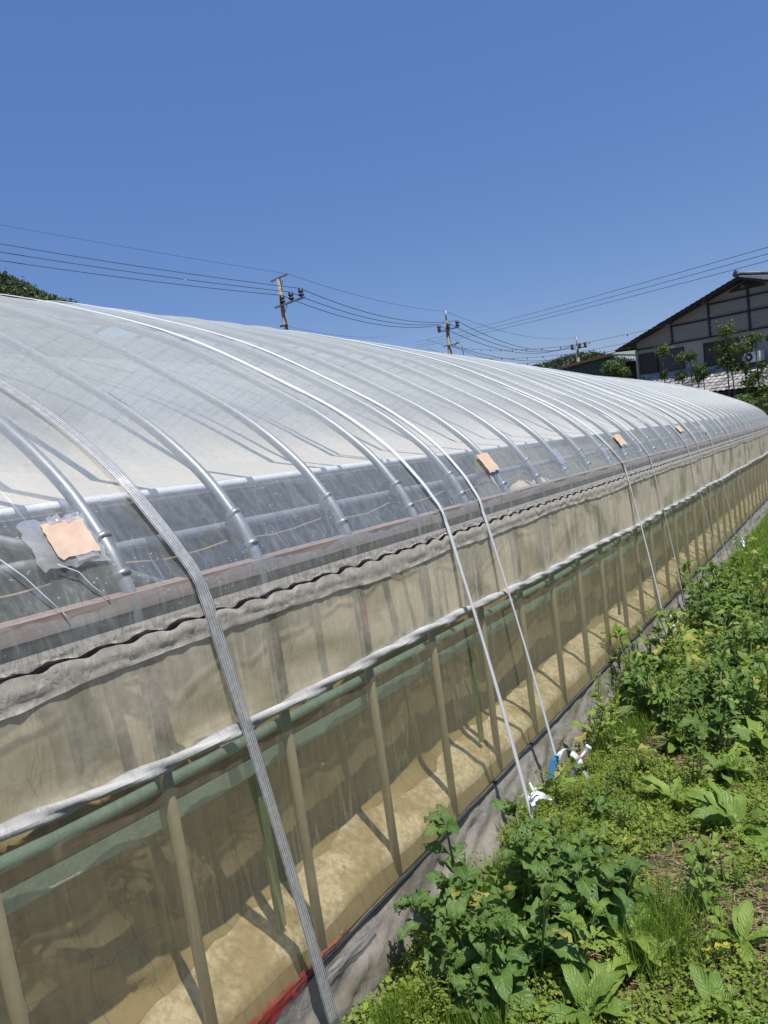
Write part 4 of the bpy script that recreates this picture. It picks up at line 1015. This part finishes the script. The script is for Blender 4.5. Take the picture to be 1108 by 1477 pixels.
for u, zt in ((1.69, 1.80), (3.235, 2.27), (4.715, 2.50), (6.2, 2.27), (7.7, 1.80)):
    m = MB(); hbox(m, u - .033, u + .033, 1.12, zt, 0, .055); m.build('timber_post', TIMBER, HS, smooth=False)
    m = MB(); hbox(m, u - .06, u + .04, zt - .02, zt + .07, 0, .35); m.build('rafter_end', BARK, HS, smooth=False)
m = MB(); poly(m, [(4.05, 2.44), (5.32, 2.44), (5.30, 2.50), (4.715, 2.74), (4.09, 2.50)], .0, .04); m.build('gable_vent', TIMBER, HS, smooth=False)
for s_ in (0, 1):     # roof slopes with tile courses
    m = MB(); ue = -.64 if s_ == 0 else u_r + .64
    def rf(k, w_, s_=s_, ue=ue):
        u = u_ap + (ue - u_ap) * k; z = zr(u) + .02 + .02 * ((k * 26) % 1.0); return H(u, z, w_)
    ks = [i / 26 + e for i in range(26) for e in (0, .0370)] + [1.0]
    wsx = lin(.55, -8.5, 140)
    m.grid(lambda k, w_: rf(k, w_) + Vector((0, 0, .022 * math.sin(w_ * 21))), ks, wsx)
    rfo = m.build('roof', TILE, HS, smooth=False)
    m = MB(); a = [(u_ap, zr(u_ap) + .01), (ue, zr(ue) + .01), (ue, zr(ue) - .06), (u_ap, zr(u_ap) - .075)]
    poly(m, a, -8.4, .50); m.build('eave_soffit', TIMBER, HS, smooth=False)
m = MB(); P0 = H(u_ap, 2.95, .6); P1 = H(u_ap, 2.95, -8.6); m.tube([P0, P1], .075, 10); m.build('ridge', TILE, HS)
m = MB()
for q in range(3): m.tube([H(u_ap, 2.93 + q * .045, .60), H(u_ap, 2.93 + q * .045, .68)], .12 - q * .025, 12)
m.tube([H(u_ap - .10, 2.93, .64), H(u_ap + .10, 2.93, .64)], .055, 10); m.build('ridge_end_tile', TILE, HS)
def window(u0, u1, z0, z1, split, curtain=False):
    m = MB(); hbox(m, u0, u1, z0, z0 + .03, -.02, .06); hbox(m, u0, u1, z1 - .03, z1, -.02, .06)
    for u in (u0, u1 - .03, split): hbox(m, u, u + .03, z0 + .03, z1 - .03, -.02, .05)
    f = m.build('window', TIMBER, HS, smooth=False)
    m = MB(); hbox(m, split + .03, u1 - .03, z0 + .03, z1 - .03, -.02, .0); m.build('pane', GLASSD, f, smooth=False)
    m = MB()
    nn = 5
    for q in range(nn):
        a = u0 + .03 + (split - u0 - .03) * q / nn; hbox(m, a + .006, a + (split - u0 - .03) / nn - .004, z0 + .03, z1 - .03, -.02, .03)
    hbox(m, u0 + .03, split, z0 + .03, z1 - .03, -.025, .02); m.build('shutter', SHUT, f, smooth=False)
    if curtain:
        m = MB(); hbox(m, 4.40, 4.70, .70, .86, .002, .012); m.build('curtain', PLASTER2, f, smooth=False)
window(.16, 2.12, .14, .92, .95); window(2.94, 4.76, .10, .92, 3.80, True)
m = MB(); hbox(m, .0, .10, -2.9, 1.07, -.01, .06); m.build('corner_post', PLASTER2, HS, smooth=False)
# lower tiled roof
m = MB()
def lr(k, u): 
    p = H(u, .07 - .85 * k, .05 + 2.1 * k); return p + Vector((0, 0, .035 * abs(math.sin(u * 14.5)) + .035 * ((k * 9) % 1.0)))
m.grid(lr, [i / 9 + e for i in range(9) for e in (0, .108)] + [.9999], lin(.4, 8.6, 420)); m.build('lower_roof', TILE2, HS, smooth=False)
m = MB(); hbox(m, .4, 8.6, -.86, -.79, 1.9, 2.1); hbox(m, .4, 8.6, -.86, -.80, .1, 1.9); hbox(m, 1.0, 8.6, -2.9, -.86, .0, 1.3); m.build('lower_wall', TIMBER, HS, smooth=False)
m = MB(); hbox(m, .5, 4.7, .04, .075, .06, .20); m.build('flashing', PLASTER2, HS, smooth=False)
AC = thing('air_conditioner', H(5.03, .09, .8), 'white air conditioner outdoor unit with a round fan standing on the lower roof', 'air conditioner')
m = MB(); hbox(m, 4.76, 5.34, .03, .37, .40, .75); m.build('casing', ACW, AC, smooth=False)
def disc(name, u, z, r0, r1, o, mat, parent):
    m = MB(); n = 24; c = H(u, z, o); v = []
    for q in range(n):
        a = 6.2832 * q / n; d = FD * math.cos(a) + Vector((0, 0, math.sin(a))); v += [c + d * r0, c + d * r1]
    m.add(v, [(2 * q, 2 * q + 1, (2 * q + 3) % (2 * n), (2 * q + 2) % (2 * n)) for q in range(n)]); m.build(name, mat, parent)
disc('fan_grille', 4.98, .20, .0, .16, .756, TIMBER, AC); disc('fan_hub', 4.98, .20, .0, .06, .762, ACW, AC)
m = MB(); hbox(m, 4.80, 4.86, -.06, .03, .42, .70); hbox(m, 5.24, 5.30, -.06, .03, .42, .70); m.build('foot', TIMBER, AC, smooth=False)

# ------------------------------------------------------------------ shed beside the house
SH = thing('shed', (-14, 47, GB), 'low shed with a rusty brown roof and green boarded wall left of the house', 'shed')
BROWN = plain('rusty_brown_roofing', (.16, .085, .06), .75, 0, .2, 2.)
GREENB = plain('green_boards', (.06, .11, .08), .8, 0, .2, 6.)
A, B = Vector((-17.0, 45, 0)), Vector((-12.3, 45, 0)); up = Vector((0, 0, 1))
m = MB(); a = Vector((-17.4, 45, 1.20 + EYE)); b = Vector((-12.2, 45, 1.74 + EYE)); dp = Vector((1.5, 7, .5))
m.add([a, b, b + dp, a + dp, a - up * .16, b - up * .16, b + dp - up * .16, a + dp - up * .16], [(0, 1, 2, 3), (7, 6, 5, 4), (0, 4, 5, 1), (1, 5, 6, 2), (2, 6, 7, 3), (3, 7, 4, 0)]); m.build('roof', BROWN, SH, smooth=False)
m = MB()
for q in range(26):
    x = -17 + q * .18; zt = 1.74 + EYE - .20 - (-12.2 - x) * .104; m.box((x, 45.25, GB), (x + .165, 45.30, zt))
m.box((-17, 45.32, GB), (-12.4, 51, 1.0 + EYE)); m.build('wall', GREENB, SH, smooth=False)
C2 = thing('carport', (-11.2, 44, GB), 'small open lean-to with a pale mossy roof between the shed and the house', 'lean-to')
m = MB(); a = Vector((-12.1, 44, 1.62 + EYE)); b = Vector((-9.6, 44, 1.20 + EYE)); dp = Vector((0, 3, .3))
m.add([a, b, b + dp, a + dp, a - up * .1, b - up * .1, b + dp - up * .1, a + dp - up * .1], [(0, 1, 2, 3), (7, 6, 5, 4), (0, 4, 5, 1), (1, 5, 6, 2), (2, 6, 7, 3), (3, 7, 4, 0)]); m.build('roof', plain('mossy_roof', (.17, .20, .15), .8), C2, smooth=False)
for q, x in enumerate((-11.9, -10.8, -9.8)):
    m = MB(); m.box((x, 44.1, GB), (x + .12, 44.22, 1.15 + EYE)); m.build('post', TIMBER, C2, smooth=False)
m = MB(); m.box((-12, 46.5, GB), (-9.5, 46.6, 1.1 + EYE)); m.build('back_wall', TIMBER, C2, smooth=False)
for q in range(3):
    m = MB(); m.box((-10.6, 44.0, .35 + q * .35 + EYE), (-9.7, 44.05, .45 + q * .35 + EYE)); m.build('rail', PLASTER, C2, smooth=False)
t = thing('tree', (-10.9, 40, GB), 'round leafy tree growing against the end of the brown shed', 'tree'); r = random.Random(3)
m = MB(); m.tube([(-10.9, 40, GB), (-10.95, 40, 1.0 + EYE)], [.12, .05], 7); m.build('trunk', BARK, t)
m = MB(); clump(m, (-11.05, 40, .72 + EYE), .55, .5, .5, 1500, .07, r, .5); clump(m, (-10.5, 40, .45 + EYE), .4, .4, .35, 500, .07, r, .5); m.build('crown', CROWN, t)

# ------------------------------------------------------------------ poles and wires
CONC = plain('grey_concrete_pole', (.27, .25, .21), .85, 0, .2, 3.)
BLK = plain('black_insulator', (.02, .02, .02), .5)
WIRE = plain('black_cable', (.03, .035, .05), .6)
def hpost(o, z0, z1, r0, r1, parent, name='pole', lean=(0, 0)):
    m = MB(); m.tube([(o[0] - lean[0] * (z1 - z0), o[1], z0), (o[0], o[1], z1)], [r0, r1], 12); return m.build(name, CONC, parent)
def insul(m, p, s=1.): m.tube([Vector(p) + Vector((0, 0, z)) for z in (0, .05 * s, .08 * s, .15 * s, .18 * s, .26 * s, .30 * s, .42 * s)], [.05 * s, .05 * s, .14 * s, .14 * s, .06 * s, .14 * s, .12 * s, .10 * s], 8)
# pole nearest
t = thing('utility_pole', (-27.0, 33, GB), 'nearest utility pole, leaning, with one sided crossarm carrying three black insulators', 'utility pole')
hpost((-26.93, 33), GB, 8.15 + EYE, .20, .13, t, lean=(.0, 0))
m = MB(); m.obox((-27.45, 32.93, 8.10 + EYE), (1.25, 0, .14), (0, .10, 0), (0, 0, .09)); m.build('top_arm', GALV, t, smooth=False)
m = MB(); m.tube([(-26.75, 32.95, 7.75 + EYE), (-26.55, 32.95, 8.15 + EYE)], .025, 5); m.build('arm_brace', GALV, t)
m = MB(); m.obox((-27.35, 32.80, 6.62 + EYE), (2.20, 0, .16), (0, .10, 0), (0, 0, .10)); m.build('crossarm', GALV, t, smooth=False)
m = MB(); m.tube([(-26.85, 32.9, 6.1 + EYE), (-26.5, 32.9, 6.68 + EYE)], .025, 5); m.build('arm_brace', GALV, t)
P1A = []
for x in (-26.75, -26.10, -25.38):
    z = 6.72 + EYE + (x + 27.35) * .07; m = MB(); insul(m, (x, 32.85, z), 1.15); m.build('insulator', BLK, t); P1A.append((x, 32.85, z + .48))
m = MB(); m.tube([(-27.2, 32.9, 5.62 + EYE), (-26.7, 32.9, 5.62 + EYE)], .05, 6); m.build('lower_clamp', BLK, t)
t = thing('utility_pole', (-28.2, 55, GB), 'middle utility pole with a tall thin top rod and two sided crossarm', 'utility pole')
hpost((-28.15, 55), GB, 6.75 + EYE, .23, .16, t); m = MB(); m.tube([(-28.13, 55, 6.7 + EYE), (-28.07, 55, 7.55 + EYE)], .07, 6); m.build('top_rod', GALV, t)
m = MB(); m.obox((-28.95, 54.85, 5.92 + EYE), (1.95, 0, .10), (0, .12, 0), (0, 0, .10)); m.build('crossarm', GALV, t, smooth=False)
P2A = []
for x in (-28.80, -27.95, -27.12):
    z = 5.98 + EYE + (x + 28.95) * .05; m = MB(); insul(m, (x, 54.88, z), 1.25); m.build('insulator', BLK, t); P2A.append((x, 54.88, z + .52))
m = MB(); m.obox((-28.6, 54.8, 4.72 + EYE), (1.6, 0, .05), (0, .1, 0), (0, 0, .08)); m.build('lower_arm', GALV, t, smooth=False)
m = MB(); m.tube([(-27.55, 54.8, 4.62 + EYE), (-27.25, 54.8, 5.0 + EYE), (-26.9, 54.8, 4.65 + EYE), (-26.85, 54.8, 3.8 + EYE)], .035, 5); m.build('drop_bracket', GALV, t)
t = thing('utility_pole', (-29.5, 92, GB), 'farthest utility pole, small, standing just left of the brown shed', 'utility pole')
hpost((-29.5, 92), GB, 5.0 + EYE, .25, .18, t); m = MB(); m.tube([(-29.5, 92, 4.9 + EYE), (-29.45, 92, 6.1 + EYE)], .07, 6); m.build('top_rod', GALV, t)
m = MB(); m.obox((-30.2, 91.85, 4.62 + EYE), (2.0, 0, .10), (0, .12, 0), (0, 0, .12)); m.build('crossarm', GALV, t, smooth=False)
P3A = []
for x in (-30.05, -29.1, -28.4):
    m = MB(); insul(m, (x, 91.88, 4.66 + EYE), 1.6); m.build('insulator', BLK, t); P3A.append((x, 91.88, 5.25 + EYE))

def wire(a, b, sag, rad, label, beads=0, name='power_line', grp='overhead cables'):
    a = Vector(a); b = Vector(b); m = MB()
    P = [a.lerp(b, t) - Vector((0, 0, sag * 4 * t * (1 - t))) for t in lin(0, 1, 40)]
    m.tube(P, rad * .75, 5)
    if beads:
        for k in range(beads):
            t = (k + .5) / beads; p = a.lerp(b, t) - Vector((0, 0, sag * 4 * t * (1 - t))); m.tube([p - Vector((0, 0, .07)), p], .022, 5)
    o = m.build(name, WIRE, origin=a); tag(o, label, 'cable', grp)
def ext(p, q, k): p = Vector(p); q = Vector(q); return tuple(p + (p - q) * k)
LW = [(-31.96, 20, 9.2 + EYE), (-31.83, 20, 9.54 + EYE), (-31.71, 20, 9.87 + EYE), (-31.45, 20, 10.55 + EYE)]
nm = ['lowest', 'middle', 'upper']
for k in range(3):
    a = LW[k]; b = P1A[k]; far = ext(a, b, .6)
    wire((far[0], far[1], far[2] + .15), b, .25, .022, f'{nm[k]} of the three thick cables from the left edge to the nearest pole')
    wire(P1A[k], P2A[k], .75, .026, f'{nm[k]} of the three thick cables between the nearest and middle poles')
    wire(P2A[k], P3A[k], 1.6, .032, f'{nm[k]} of the three thick cables between the middle and farthest poles')
far = ext(LW[3], (-26.28, 33, 8.26 + EYE), .6)
wire(far, (-26.22, 33, 8.30 + EYE), .1, .010, 'thin topmost ground wire from the left edge to the nearest pole')
wire((-26.22, 33, 8.30 + EYE), (-28.07, 55, 7.5 + EYE), .35, .013, 'thin topmost ground wire between the nearest and middle poles')
wire((-28.07, 55, 7.5 + EYE), (-29.45, 92, 6.05 + EYE), .9, .018, 'thin topmost ground wire between the middle and farthest poles')
wire((-26.9, 33, 5.62 + EYE), (-37.5, 62, 7.3 + EYE), .4, .010, 'thin low cable leaving the nearest pole to the right', 2)
wire((-28.0, 55, 4.8 + EYE), (-29.4, 92, 4.1 + EYE), 1.1, .028, 'lower cable between the middle and farthest poles', 6)
wire((-28.0, 55, 4.7 + EYE), (-29.4, 92, 3.7 + EYE), 1.3, .022, 'lowest cable between the middle and farthest poles')
for k, (z0, zl, zf) in enumerate(((4.59, 7.19, 9.49), (4.21, 6.54, 9.02), (3.84, 6.01, 8.70))):
    a = Vector((-3.48, 40, z0 + EYE)); q = Vector((-28.6, 70, zl + EYE)); b = Vector((-54.5, 96, zf + EYE + .2))
    s = Vector((5, 30, 0)); st = a + (a - q) * .5; st.z = a.z + (a.z - q.z) * .5 + .9
    wire(st, b, .35, .018, ['top', 'middle', 'lowest'][k] + ' of the three long cables crossing the sky behind the house ridge', 0)
for k, (za, zb, zc, lb) in enumerate(((1.94, 1.63, 3.43, 'upper thin beaded cable passing in front of the house gable'), (1.58, 1.33, 3.0, 'middle thin beaded cable passing in front of the house gable'), (1.42, 1.15, 2.75, 'lowest thin beaded cable passing in front of the house gable'))):
    a = Vector((-2.49, 28, za + EYE)); mid = Vector((-7.71, 28, zb + EYE)); st = a + Vector((6, 0, .45)); m = Vector((-13.5, 30.5, zb + .25 + EYE)); en = Vector((-34, 62, zc + 2.9 + EYE - k * .4))
    wire(st, (-9.2, 28, zb - .05 + EYE), .12, .008, lb, 9)
    wire((-9.2, 28, zb - .05 + EYE), en, .5, .010, lb.replace('passing in front of the house gable', 'running left from the house toward the middle pole'), 16)
for o in bpy.data.objects:
    if '_o' in o: del o['_o']
